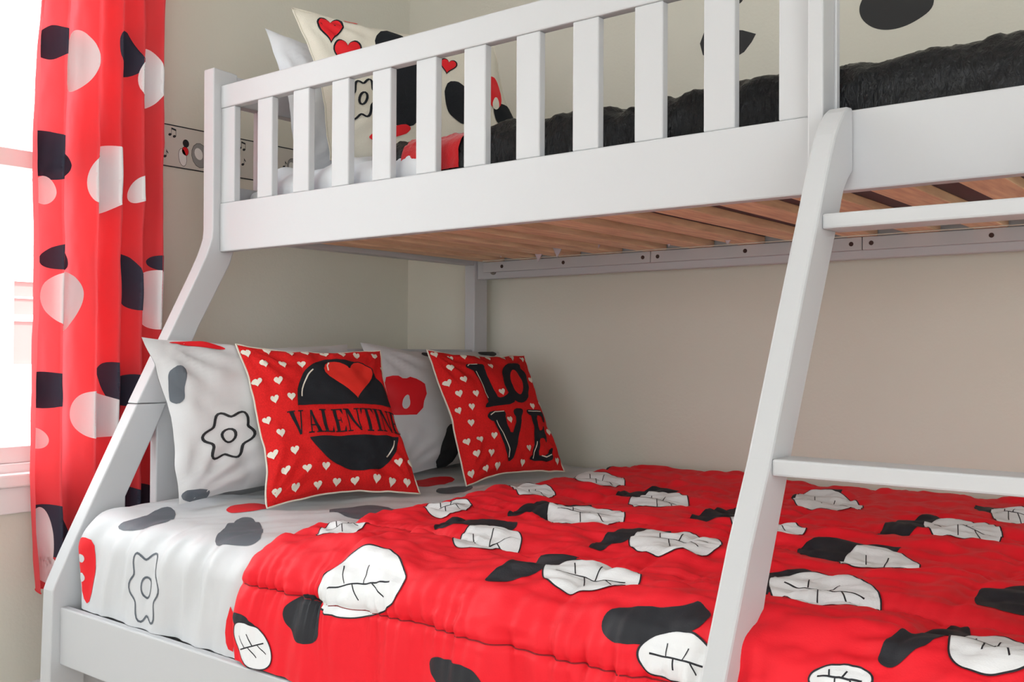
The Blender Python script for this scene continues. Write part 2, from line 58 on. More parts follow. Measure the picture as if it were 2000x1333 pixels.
CUR=[[["K",[[1.1604,1.7577],[1.1466,1.7242],[1.1488,1.7149],[1.154,1.71],[1.1604,1.707],[1.1671,1.7043],[1.1737,1.7015],[1.1803,1.6986],[1.1877,1.6968],[1.1977,1.6986],[1.2235,1.7238],[1.2345,1.7529],[1.23,1.7592],[1.2234,1.7624],[1.2166,1.7652],[1.2103,1.7688],[1.2048,1.7733],[1.1994,1.7781],[1.1933,1.7818],[1.1847,1.7816]]],["W",[[1.2922,1.7172],[1.2896,1.6878],[1.2815,1.6637],[1.2707,1.6488],[1.2597,1.6401],[1.2483,1.6337],[1.2354,1.6326],[1.223,1.644],[1.2156,1.669],[1.2157,1.6996],[1.2209,1.7267],[1.228,1.7487],[1.236,1.7684],[1.2464,1.7845],[1.2592,1.7913],[1.2718,1.7853],[1.2821,1.7688],[1.2891,1.7454]]]],[["K",[[1.3702,1.8238],[1.3509,1.8025],[1.3481,1.788],[1.3476,1.7744],[1.3477,1.7611],[1.3481,1.7479],[1.349,1.7349],[1.3515,1.7225],[1.3566,1.7111],[1.3662,1.7014],[1.3954,1.6989],[1.4139,1.7194],[1.4139,1.7331],[1.4107,1.7454],[1.406,1.7572],[1.4012,1.7689],[1.3972,1.7808],[1.3942,1.7932],[1.392,1.8058],[1.3887,1.818]]],["W",[[1.4676,1.7146],[1.4683,1.6882],[1.4647,1.6607],[1.4563,1.6395],[1.4451,1.6295],[1.4338,1.6284],[1.4227,1.633],[1.4119,1.6456],[1.4043,1.6695],[1.4029,1.7006],[1.4077,1.7294],[1.4153,1.751],[1.4234,1.768],[1.4326,1.7819],[1.4435,1.7875],[1.4538,1.7796],[1.461,1.7607],[1.465,1.7381]]]],[["K",[[1.1566,1.5253],[1.1443,1.5085],[1.146,1.4971],[1.1472,1.4856],[1.1472,1.4735],[1.1464,1.4612],[1.146,1.449],[1.1469,1.4373],[1.1501,1.4263],[1.1566,1.4166],[1.1824,1.4134],[1.2158,1.4374],[1.227,1.4537],[1.232,1.4678],[1.2318,1.4801],[1.2274,1.4909],[1.2199,1.5005],[1.2103,1.5092],[1.1994,1.5174],[1.1864,1.5247]]],["K",[[1.1825,1.4073],[1.2004,1.4045],[1.2102,1.4085],[1.2195,1.4131],[1.2286,1.4179],[1.2371,1.4232],[1.2447,1.4294],[1.2505,1.437],[1.2543,1.4464],[1.2553,1.458],[1.2453,1.4785],[1.2245,1.4828],[1.2145,1.4786],[1.2067,1.4726],[1.2006,1.4654],[1.1957,1.4572],[1.1914,1.4485],[1.1873,1.4398],[1.183,1.4312],[1.1789,1.4224]]],["W",[[1.3729,1.4369],[1.369,1.408],[1.3601,1.3804],[1.3464,1.3572],[1.3289,1.3425],[1.3102,1.34],[1.2936,1.3507],[1.282,1.3723],[1.2769,1.4003],[1.2778,1.4299],[1.2839,1.4577],[1.2938,1.4818],[1.307,1.5007],[1.3225,1.5124],[1.3388,1.5147],[1.3537,1.5066],[1.3651,1.489],[1.3716,1.4647]]]],[["W",[[1.4211,1.4097],[1.4187,1.3981],[1.415,1.3885],[1.4106,1.3814],[1.4058,1.3763],[1.4006,1.3741],[1.3957,1.3766],[1.3924,1.3848],[1.3916,1.3965],[1.3929,1.4088],[1.3954,1.4198],[1.3987,1.4296],[1.4029,1.438],[1.4078,1.4433],[1.4129,1.444],[1.4172,1.44],[1.4202,1.4321],[1.4216,1.4216]]]],[["K",[[1.1744,1.223],[1.1764,1.2057],[1.1822,1.1994],[1.1886,1.1948],[1.1955,1.1919],[1.2031,1.1906],[1.2111,1.1907],[1.2194,1.1914],[1.2278,1.1923],[1.2363,1.1935],[1.248,1.2038],[1.2464,1.2232],[1.2413,1.2324],[1.2358,1.2401],[1.2298,1.2465],[1.2233,1.251],[1.2159,1.2529],[1.2076,1.2521],[1.1985,1.2484],[1.1884,1.2418]]],["W",[[1.2721,1.1197],[1.2667,1.0935],[1.2577,1.0692],[1.2442,1.0502],[1.2276,1.0429],[1.2121,1.0492],[1.2003,1.0629],[1.1905,1.0785],[1.1812,1.0975],[1.176,1.1236],[1.1799,1.1529],[1.1927,1.1754],[1.2088,1.1862],[1.2239,1.1897],[1.2385,1.1909],[1.2537,1.1867],[1.2666,1.1719],[1.2729,1.1473]]]],[["K",[[1.3715,1.2513],[1.3543,1.2302],[1.3515,1.2132],[1.3522,1.1971],[1.3555,1.1817],[1.3608,1.1668],[1.3672,1.1522],[1.3741,1.1376],[1.3815,1.123],[1.3899,1.1087],[1.4098,1.0968],[1.418,1.1153],[1.4157,1.1313],[1.4132,1.1473],[1.4112,1.1633],[1.4096,1.1794],[1.4077,1.1955],[1.4048,1.2112],[1.4,1.2264],[1.3925,1.2408]]],["W",[[1.4884,1.1331],[1.4876,1.1049],[1.4828,1.0783],[1.4739,1.0588],[1.4624,1.0517],[1.4513,1.0563],[1.4416,1.0673],[1.4329,1.0822],[1.4256,1.1029],[1.4217,1.1302],[1.4235,1.1591],[1.4303,1.1826],[1.4397,1.1977],[1.4499,1.206],[1.4606,1.2078],[1.4713,1.2009],[1.4803,1.1841],[1.486,1.1602]]]],[["K",[[1.1721,0.9489],[1.1414,0.936],[1.1364,0.9262],[1.1363,0.917],[1.1386,0.9081],[1.1417,0.8992],[1.1445,0.8903],[1.147,0.8813],[1.15,0.8724],[1.156,0.8637],[1.1854,0.8571],[1.2109,0.8688],[1.213,0.8784],[1.2124,0.8878],[1.2117,0.8971],[1.2117,0.9065],[1.2124,0.916],[1.2127,0.9255],[1.211,0.9347],[1.2044,0.9433]]],["K",[[1.3368,0.9725],[1.3212,0.9549],[1.3219,0.9399],[1.3252,0.9252],[1.3296,0.9107],[1.3339,0.8961],[1.3375,0.8814],[1.3403,0.8665],[1.3429,0.8516],[1.347,0.8369],[1.3658,0.8237],[1.383,0.8411],[1.3843,0.8567],[1.3833,0.8719],[1.3816,0.8871],[1.3798,0.9023],[1.3779,0.9175],[1.3752,0.9325],[1.3705,0.9472],[1.3623,0.9613]]],["W",[[1.3724,0.8419],[1.374,0.8164],[1.3633,0.7957],[1.3462,0.7845],[1.3288,0.7795],[1.3114,0.777],[1.2925,0.7788],[1.2737,0.7891],[1.2594,0.8081],[1.2525,0.8316],[1.2526,0.8554],[1.2591,0.8771],[1.2725,0.8936],[1.2911,0.9007],[1.3105,0.8978],[1.3277,0.8892],[1.3439,0.8785],[1.3601,0.8638]]]],[["K",[[1.1753,0.6327],[1.1529,0.6132],[1.1545,0.5993],[1.1587,0.5859],[1.163,0.5725],[1.1663,0.5589],[1.1687,0.5451],[1.1714,0.5313],[1.1761,0.5179],[1.1857,0.5053],[1.2228,0.4978],[1.2546,0.5185],[1.2575,0.5338],[1.2545,0.5479],[1.2487,0.5615],[1.2418,0.5748],[1.2351,0.588],[1.2287,0.6013],[1.2215,0.6143],[1.2109,0.6264]]],["W",[[1.1931,0.5452],[1.1929,0.519],[1.1908,0.4938],[1.186,0.4764],[1.1799,0.4723],[1.174,0.4794],[1.169,0.4908],[1.1643,0.5046],[1.1602,0.5243],[1.1582,0.5502],[1.1593,0.5763],[1.1628,0.5965],[1.1673,0.6107],[1.1724,0.6209],[1.1785,0.6244],[1.1847,0.6162],[1.1894,0.5963],[1.1921,0.5711]]]],[["K",[[1.4027,0.9396],[1.3839,0.9343],[1.3785,0.9266],[1.3738,0.9188],[1.3691,0.911],[1.3645,0.9032],[1.3608,0.8953],[1.359,0.887],[1.3599,0.8781],[1.3646,0.8685],[1.3865,0.8552],[1.4121,0.8587],[1.4202,0.8658],[1.4244,0.8738],[1.4258,0.8823],[1.4252,0.8913],[1.4238,0.9004],[1.4222,0.9095],[1.4207,0.9186],[1.4184,0.9279]]]],[["K",[[1.3913,0.6533],[1.3794,0.6471],[1.3756,0.6407],[1.3725,0.6343],[1.3701,0.6279],[1.3688,0.6214],[1.3691,0.6149],[1.3713,0.6083],[1.3754,0.6017],[1.3815,0.5949],[1.3976,0.5876],[1.4126,0.5935],[1.4176,0.5998],[1.4205,0.6063],[1.4215,0.6129],[1.4205,0.6195],[1.4179,0.6262],[1.4141,0.6329],[1.4097,0.6397],[1.4046,0.6464]]],["K",[[1.4429,0.6547],[1.4271,0.6479],[1.4218,0.6404],[1.4174,0.6329],[1.4138,0.6253],[1.4117,0.6176],[1.4117,0.6097],[1.414,0.6017],[1.4188,0.5934],[1.4262,0.5848],[1.4466,0.575],[1.4665,0.5812],[1.4734,0.5886],[1.4776,0.5962],[1.4793,0.6041],[1.4785,0.6122],[1.4755,0.6204],[1.4711,0.6288],[1.4658,0.6372],[1.4597,0.6456]]]],[["W",[[1.2011,0.4707],[1.2025,0.4566],[1.1997,0.4436],[1.193,0.4372],[1.1854,0.4386],[1.1791,0.4432],[1.1734,0.4477],[1.1675,0.4538],[1.1626,0.4641],[1.1608,0.4774],[1.1626,0.4899],[1.1663,0.5],[1.1713,0.5079],[1.1778,0.5125],[1.185,0.5108],[1.191,0.5029],[1.195,0.4924],[1.198,0.4821]]]],[["K",[[1.4548,1.2448],[1.4474,1.2347],[1.4471,1.2282],[1.4484,1.2224],[1.451,1.2172],[1.4545,1.2125],[1.4586,1.208],[1.4629,1.2036],[1.4672,1.1992],[1.4719,1.1949],[1.4821,1.1932],[1.4868,1.2019],[1.486,1.208],[1.4849,1.214],[1.4838,1.2199],[1.4824,1.2258],[1.4805,1.2314],[1.4777,1.2365],[1.4735,1.2409],[1.4678,1.2446]]]],[["W",[[1.1977,1.3823],[1.1979,1.3698],[1.1951,1.3577],[1.1898,1.3496],[1.1836,1.3468],[1.1777,1.348],[1.1724,1.3514],[1.1677,1.3574],[1.1643,1.3665],[1.1632,1.3779],[1.1643,1.3894],[1.167,1.3999],[1.1712,1.4088],[1.1767,1.4148],[1.183,1.4157],[1.1887,1.4111],[1.1928,1.4029],[1.1957,1.3933]]]],[["W",[[1.1901,0.7836],[1.189,0.7737],[1.1855,0.7663],[1.1808,0.7629],[1.1761,0.7623],[1.1718,0.7629],[1.1674,0.7647],[1.1631,0.769],[1.1599,0.7764],[1.1586,0.7856],[1.1594,0.795],[1.1619,0.8031],[1.1658,0.8093],[1.1708,0.8124],[1.1762,0.8119],[1.1811,0.8081],[1.1854,0.8018],[1.1886,0.7935]]]]]
VAL={"oval_up":[[0.2025,0.694],[0.2542,0.7959],[0.3545,0.8547],[0.4856,0.8715],[0.6403,0.8752],[0.7904,0.8832],[0.9231,0.8954],[0.9802,0.8406],[0.9791,0.7069],[0.9529,0.5378],[0.7539,0.5251],[0.531,0.5188],[0.3064,0.4982],[0.2368,0.5491],[0.1957,0.614]],"oval_dn":[[0.3936,0.3326],[0.5963,0.3462],[0.935,0.3623],[0.9194,0.2791],[0.8709,0.199],[0.781,0.1233],[0.6584,0.0819],[0.5628,0.0887],[0.4696,0.1386],[0.4135,0.2292]],"bow_l":[[0.6594,0.727],[0.5823,0.8652],[0.4923,0.9004],[0.421,0.8932],[0.4391,0.8092],[0.4625,0.7258],[0.4538,0.6429],[0.4646,0.5761],[0.5113,0.5704],[0.5888,0.6215]],"bow_r":[[0.6931,0.7272],[0.6643,0.7914],[0.706,0.8899],[0.7663,0.9246],[0.819,0.9039],[0.8338,0.8267],[0.8134,0.7497],[0.866,0.6847],[0.8688,0.6089],[0.8353,0.593],[0.7491,0.6364]],"knot":[[0.716,0.7199],[0.7089,0.6977],[0.6954,0.6811],[0.6792,0.6729],[0.6635,0.6756],[0.6532,0.6892],[0.6506,0.7091],[0.6558,0.7305],[0.6684,0.7479],[0.6848,0.7562],[0.7009,0.754],[0.7128,0.7412]],"text":[[[0.2384,0.4732],[1.003,0.5283],[0.9721,0.38],[0.2737,0.3425]]],"hl":[[[0.2732,0.7654],[0.2427,0.6941],[0.2406,0.6137],[0.2769,0.5485],[0.3363,0.5175]],[[0.9021,0.3582],[0.8796,0.2706],[0.8312,0.2012],[0.7572,0.1599]],[[0.3245,0.8125],[0.3697,0.8289]]]}
LOV={"L":[[0.2751,0.8335],[0.3071,0.8669],[0.4623,0.8588],[0.467,0.8308],[0.4458,0.8026],[0.4741,0.5687],[0.5207,0.5512],[0.6037,0.5811],[0.6378,0.6242],[0.6642,0.6348],[0.678,0.557],[0.636,0.4987],[0.4424,0.4962],[0.3044,0.4768],[0.3147,0.5017],[0.3801,0.535],[0.3484,0.7908],[0.3116,0.8122]],"O":[[0.9672,0.7266],[0.9556,0.6806],[0.9334,0.6358],[0.9022,0.5949],[0.8641,0.5603],[0.8215,0.5338],[0.777,0.5167],[0.7331,0.5097],[0.6921,0.5129],[0.6561,0.5261],[0.627,0.5483],[0.6062,0.5783],[0.5948,0.6146],[0.5933,0.6554],[0.6021,0.6985],[0.6207,0.7417],[0.6485,0.7826],[0.6841,0.8189],[0.7256,0.8483],[0.7707,0.8689],[0.8169,0.8793],[0.8612,0.8783],[0.9008,0.866],[0.933,0.843],[0.9556,0.8106],[0.9673,0.7709]],"Oi":[[0.8542,0.7051],[0.8462,0.6699],[0.8312,0.6371],[0.8108,0.6097],[0.787,0.5905],[0.7623,0.5811],[0.7388,0.5822],[0.7189,0.5937],[0.7043,0.6143],[0.6964,0.6423],[0.6959,0.6749],[0.703,0.7093],[0.7171,0.7421],[0.7369,0.7702],[0.7606,0.7907],[0.7859,0.8014],[0.8102,0.801],[0.8311,0.7896],[0.8463,0.7682],[0.8543,0.739]],"V":[[0.2943,0.4221],[0.346,0.4545],[0.5055,0.4569],[0.5116,0.4253],[0.4846,0.3959],[0.5016,0.2432],[0.6187,0.388],[0.5971,0.4313],[0.6196,0.4641],[0.7124,0.463],[0.7137,0.4359],[0.6721,0.3954],[0.5053,0.0959],[0.4438,0.0647],[0.4275,0.0997],[0.3626,0.3731],[0.3191,0.3908]],"E":[[0.762,0.4443],[0.7918,0.4593],[1.0223,0.4544],[0.9944,0.3601],[0.9607,0.3566],[0.9577,0.409],[0.8818,0.413],[0.8463,0.2881],[0.9007,0.2896],[0.952,0.3406],[0.9388,0.2597],[0.9186,0.1812],[0.8995,0.2306],[0.8325,0.2256],[0.793,0.1049],[0.886,0.0953],[0.9697,0.1606],[0.9941,0.1477],[0.9516,0.0469],[0.6789,0.0689],[0.702,0.0993],[0.7371,0.1107],[0.8232,0.403],[0.7658,0.4224]],"hl":[[[0.299,0.8393],[0.3288,0.8563],[0.4073,0.8555]],[[0.3615,0.7909],[0.3759,0.556]],[[0.613,0.8214],[0.6232,0.7644],[0.6816,0.7189]],[[0.3335,0.4249],[0.3946,0.447],[0.5018,0.4487]],[[0.3794,0.3821],[0.4248,0.2497],[0.4511,0.1499],[0.44,0.0983]],[[0.7933,0.2027],[0.7288,0.0814]],[[0.7837,0.4433],[0.9683,0.4433]],[[0.8355,0.1005],[0.9005,0.0938],[0.9531,0.1041]],[[0.9109,0.5727],[0.8276,0.5299]]]}
WH1=[["K",[[0.067,0.8049],[0.0401,0.7828],[0.0322,0.7595],[0.0276,0.7361],[0.0242,0.7126],[0.0208,0.6891],[0.017,0.6657],[0.0129,0.6424],[0.0093,0.6191],[0.0084,0.5956],[0.0251,0.5698],[0.0504,0.5906],[0.0578,0.6137],[0.0626,0.6371],[0.0669,0.6606],[0.0714,0.6842],[0.0765,0.7078],[0.0815,0.7315],[0.0852,0.7553],[0.0857,0.7794]]],["K",[[0.0062,0.0507],[0.0119,0.0232],[0.0226,0.0145],[0.034,0.0078],[0.0454,0.0011],[0.0568,-0.0062],[0.0682,-0.0136],[0.0799,-0.0201],[0.0923,-0.024],[0.1062,-0.0234],[0.1264,0.0001],[0.122,0.0341],[0.1114,0.0451],[0.0995,0.0513],[0.0869,0.0551],[0.0742,0.0578],[0.0616,0.0606],[0.0492,0.0639],[0.0368,0.0672],[0.024,0.0684]]],["R",[[0.0819,0.9674],[0.1022,0.9566],[0.1244,0.9525],[0.1467,0.948],[0.1691,0.9427],[0.1916,0.9369],[0.2143,0.9312],[0.2374,0.926],[0.261,0.9217],[0.2853,0.919],[0.3123,0.9258],[0.2928,0.9482],[0.2707,0.9594],[0.248,0.9675],[0.2249,0.9729],[0.2015,0.9761],[0.1779,0.9778],[0.1543,0.9784],[0.1308,0.9782],[0.1072,0.9768]]]]
WH1O=[[[0.3191,0.3383],[0.313,0.323],[0.3015,0.3108],[0.2881,0.3021],[0.2764,0.2953],[0.2685,0.2874],[0.2645,0.2757],[0.2622,0.2595],[0.2589,0.2409],[0.2525,0.224],[0.2428,0.2132],[0.2308,0.2112],[0.2188,0.2171],[0.2083,0.2273],[0.1997,0.2367],[0.1917,0.241],[0.1828,0.2387],[0.1718,0.2317],[0.1589,0.2245],[0.146,0.2217],[0.1356,0.2265],[0.1298,0.2389],[0.1288,0.2562],[0.1312,0.2744],[0.1337,0.2901],[0.1333,0.3019],[0.1285,0.3109],[0.1198,0.3195],[0.1103,0.3302],[0.1035,0.3436],[0.1025,0.3588],[0.1079,0.3734],[0.1185,0.3853],[0.1309,0.3939],[0.1419,0.4008],[0.1493,0.4086],[0.1531,0.4202],[0.1553,0.4361],[0.1585,0.4545],[0.1645,0.4715],[0.174,0.4827],[0.1856,0.4854],[0.1975,0.4803],[0.208,0.4706],[0.2167,0.4616],[0.2247,0.4577],[0.2338,0.4604],[0.2452,0.4681],[0.2587,0.4762],[0.2723,0.4798],[0.2833,0.4755],[0.2896,0.4629],[0.2906,0.445],[0.288,0.426],[0.2853,0.4096],[0.2856,0.3974],[0.2908,0.3881],[0.3002,0.3793],[0.3105,0.3683],[0.3179,0.3542]],[[0.2372,0.346],[0.2322,0.33],[0.223,0.3172],[0.2113,0.31],[0.1991,0.3095],[0.1885,0.3157],[0.1814,0.3277],[0.1788,0.3432],[0.1813,0.3597],[0.1885,0.3744],[0.199,0.3847],[0.2112,0.3888],[0.2229,0.386],[0.2321,0.3768],[0.2372,0.3626]]]
WH2=[["R",[[0.0217,0.7183],[0.0965,0.7308],[0.1414,0.6928],[0.1978,0.7206],[0.2543,0.6143],[0.1697,0.4101],[0.0576,0.428],[-0.0274,0.4585]]],["W",[[0.1244,0.5134],[0.1147,0.4855],[0.0976,0.467],[0.0828,0.4667],[0.0739,0.4776],[0.0721,0.4971],[0.0784,0.5199],[0.0881,0.5404],[0.1011,0.561],[0.1174,0.5709],[0.1265,0.5585],[0.1269,0.5368]]],["K",[[0.3226,0.9365],[0.3303,0.9127],[0.3446,0.9082],[0.3597,0.9057],[0.3749,0.9032],[0.3901,0.9002],[0.4053,0.8971],[0.421,0.8949],[0.4376,0.8954],[0.4561,0.9006],[0.4831,0.9295],[0.4771,0.96],[0.4627,0.9667],[0.4467,0.9686],[0.4299,0.9679],[0.4129,0.9661],[0.3961,0.9645],[0.3795,0.9633],[0.3631,0.9622],[0.3461,0.959]]],["K",[[0.3396,0.3201],[0.2999,0.2815],[0.2868,0.2464],[0.2752,0.2117],[0.2639,0.1772],[0.2536,0.143],[0.246,0.1092],[0.243,0.0759],[0.246,0.043],[0.2567,0.0104],[0.3017,-0.0207],[0.3554,0.0155],[0.3743,0.0506],[0.3852,0.0854],[0.3899,0.12],[0.3897,0.1542],[0.3865,0.1882],[0.3824,0.2222],[0.3781,0.256],[0.3723,0.2897]]],["K",[[0.7976,0.9834],[0.8071,0.9672],[0.8214,0.9619],[0.8359,0.9572],[0.8506,0.9526],[0.8655,0.9484],[0.881,0.9453],[0.8975,0.9442],[0.9153,0.9458],[0.9346,0.9507],[0.9607,0.9708],[0.9532,0.9936],[0.9392,1.0012],[0.9239,1.0053],[0.9074,1.0068],[0.8903,1.0062],[0.8727,1.0045],[0.855,1.0023],[0.8375,1.0001],[0.8198,0.9973]]]]
CRM=[["K",[[0.138,0.9023],[0.1432,0.9159],[0.1607,0.9431],[0.1843,0.9559],[0.2008,0.9385],[0.1996,0.8991],[0.1797,0.855],[0.1491,0.8153],[0.1204,0.7806],[0.1032,0.754],[0.0989,0.7436],[0.0996,0.7538],[0.0954,0.7794],[0.0835,0.8119],[0.0724,0.8487],[0.074,0.8908],[0.092,0.9307],[0.1172,0.9508],[0.135,0.9412],[0.1394,0.9157]]],["R",[[0.1367,0.8972],[0.1412,0.9089],[0.1563,0.9323],[0.1766,0.9433],[0.1907,0.9283],[0.1898,0.8944],[0.1726,0.8565],[0.1463,0.8222],[0.1216,0.7922],[0.1067,0.7692],[0.103,0.7602],[0.1036,0.7691],[0.0999,0.7912],[0.0897,0.8192],[0.0801,0.851],[0.0816,0.8874],[0.0971,0.9217],[0.1188,0.939],[0.1341,0.9308],[0.138,0.9087]]],["R",[[0.2091,0.9595],[0.2105,0.9429],[0.2162,0.939],[0.2227,0.9373],[0.2295,0.9364],[0.2362,0.9356],[0.2429,0.9344],[0.2495,0.933],[0.2563,0.932],[0.2637,0.9328],[0.2754,0.9457],[0.2737,0.9615],[0.2677,0.9651],[0.2612,0.9668],[0.2545,0.9682],[0.2479,0.9698],[0.2415,0.9717],[0.235,0.9735],[0.2283,0.9746],[0.2208,0.9734]]],["K",[[0.1739,0.7305],[0.1798,0.7455],[0.1998,0.7753],[0.2267,0.7887],[0.2454,0.7689],[0.2439,0.725],[0.221,0.6766],[0.1862,0.6335],[0.1535,0.5961],[0.134,0.5672],[0.1291,0.5558],[0.1299,0.5671],[0.1252,0.5956],[0.1119,0.632],[0.0994,0.6732],[0.1014,0.7198],[0.1219,0.7635],[0.1504,0.7851],[0.1706,0.774],[0.1756,0.7453]]],["R",[[0.1726,0.7256],[0.1778,0.7388],[0.1954,0.7648],[0.2189,0.7766],[0.2353,0.7592],[0.234,0.7207],[0.214,0.6783],[0.1834,0.6404],[0.1547,0.6074],[0.1376,0.5819],[0.1332,0.5718],[0.134,0.5818],[0.1298,0.6069],[0.1181,0.6389],[0.1071,0.6752],[0.1089,0.7163],[0.1269,0.7546],[0.152,0.7736],[0.1697,0.7637],[0.1741,0.7386]]],["K",[[0.3926,0.947],[0.3214,0.8219],[0.3115,0.7376],[0.3067,0.6577],[0.3007,0.5782],[0.2921,0.4985],[0.2822,0.4192],[0.2742,0.3422],[0.2726,0.2696],[0.2834,0.2042],[0.3612,0.1719],[0.4592,0.2922],[0.4864,0.3798],[0.4976,0.4608],[0.4995,0.538],[0.4968,0.6136],[0.4929,0.6894],[0.4894,0.7663],[0.4844,0.8432],[0.4713,0.9159]]],["K",[[0.624,0.5507],[0.5903,0.4859],[0.5815,0.4437],[0.5754,0.4042],[0.5722,0.3675],[0.5732,0.3346],[0.5793,0.3062],[0.5908,0.2825],[0.6073,0.2629],[0.6289,0.2474],[0.6785,0.2547],[0.7182,0.3211],[0.7298,0.3648],[0.7362,0.4046],[0.7373,0.4402],[0.7326,0.471],[0.7223,0.4971],[0.7076,0.5194],[0.6899,0.539],[0.6695,0.5561]]],["K",[[0.6623,0.7065],[0.6669,0.7157],[0.6814,0.7333],[0.6995,0.7403],[0.7106,0.7267],[0.7075,0.6991],[0.6903,0.6698],[0.6655,0.6443],[0.6422,0.6221],[0.6279,0.6046],[0.624,0.5975],[0.6252,0.6048],[0.6235,0.6233],[0.6166,0.6472],[0.6105,0.6742],[0.6142,0.7039],[0.6299,0.7304],[0.6497,0.7425],[0.6623,0.7342],[0.6641,0.7158]]],["R",[[0.6609,0.7026],[0.6648,0.7103],[0.6769,0.7251],[0.6921,0.7309],[0.7015,0.7195],[0.6989,0.6963],[0.6845,0.6717],[0.6636,0.6502],[0.644,0.6314],[0.6319,0.6166],[0.6286,0.6107],[0.6296,0.6168],[0.6282,0.6324],[0.6224,0.6526],[0.6172,0.6753],[0.6204,0.7003],[0.6337,0.7227],[0.6503,0.7328],[0.6609,0.7258],[0.6624,0.7104]]],["K",[[0.9898,0.4141],[0.9708,0.3811],[0.9483,0.3533],[0.9241,0.3273],[0.895,0.3049],[0.8646,0.2965],[0.843,0.308],[0.8345,0.3322],[0.8334,0.3582],[0.8342,0.3843],[0.8408,0.4147],[0.8594,0.4462],[0.8872,0.4682],[0.9145,0.4764],[0.9377,0.4776],[0.9609,0.4775],[0.9836,0.4701],[0.9957,0.4476]]],["R",[[0.9439,0.5839],[0.9366,0.5389],[0.9227,0.496],[0.904,0.4597],[0.8825,0.4339],[0.8605,0.4213],[0.8404,0.4235],[0.8245,0.4408],[0.815,0.4721],[0.814,0.5138],[0.8217,0.5596],[0.8367,0.6021],[0.8558,0.6361],[0.8767,0.6598],[0.8979,0.6724],[0.9178,0.6719],[0.9338,0.6559],[0.943,0.6251]]],["W",[[0.8932,0.4617],[0.8815,0.4327],[0.866,0.4173],[0.8512,0.4099],[0.8392,0.4189],[0.8448,0.4519],[0.8593,0.48],[0.8749,0.5032],[0.8908,0.5088],[0.8959,0.4889]]],["R",[[0.168,0.116],[0.1856,0.1013],[0.2052,0.1042],[0.2252,0.1089],[0.2454,0.1136],[0.2657,0.1179],[0.2861,0.1222],[0.3068,0.1275],[0.3279,0.1351],[0.3499,0.1472],[0.3749,0.1811],[0.3571,0.2017],[0.3364,0.2004],[0.3154,0.1948],[0.2942,0.1868],[0.2731,0.178],[0.2521,0.1693],[0.2315,0.1612],[0.2109,0.1532],[0.1904,0.1433]]]]
CRMO=[[[0.2454,0.3762],[0.2404,0.3612],[0.2321,0.3476],[0.2229,0.3368],[0.2149,0.3281],[0.2093,0.3193],[0.2059,0.3079],[0.2032,0.2929],[0.1998,0.2755],[0.1946,0.259],[0.1876,0.2472],[0.1798,0.2426],[0.1724,0.2451],[0.1663,0.2518],[0.1613,0.2582],[0.1564,0.2602],[0.1504,0.2561],[0.1428,0.2473],[0.1339,0.2378],[0.1252,0.2324],[0.1187,0.2342],[0.1157,0.244],[0.1161,0.2593],[0.1188,0.2763],[0.1215,0.2911],[0.122,0.3017],[0.1193,0.3087],[0.1142,0.3146],[0.1085,0.3222],[0.1048,0.333],[0.105,0.3466],[0.1096,0.3613],[0.1174,0.3746],[0.1262,0.3853],[0.134,0.394],[0.1394,0.403],[0.1427,0.4145],[0.1452,0.4297],[0.1485,0.4475],[0.1537,0.4645],[0.1607,0.477],[0.1687,0.4821],[0.1762,0.4798],[0.1824,0.4731],[0.1876,0.4666],[0.1926,0.4647],[0.1988,0.4692],[0.2068,0.4787],[0.2161,0.4891],[0.2253,0.4953],[0.2322,0.4937],[0.2354,0.4834],[0.2347,0.4671],[0.2317,0.4491],[0.2287,0.4336],[0.2281,0.4225],[0.2308,0.4152],[0.2362,0.4092],[0.2421,0.4014],[0.2458,0.3903]],[[0.1929,0.3651],[0.1886,0.3495],[0.1818,0.336],[0.1737,0.3269],[0.1658,0.3237],[0.1593,0.327],[0.1554,0.3362],[0.1548,0.3496],[0.1575,0.3652],[0.1631,0.3801],[0.1707,0.3917],[0.1789,0.3982],[0.1864,0.3982],[0.1917,0.3918],[0.1941,0.3801]]]

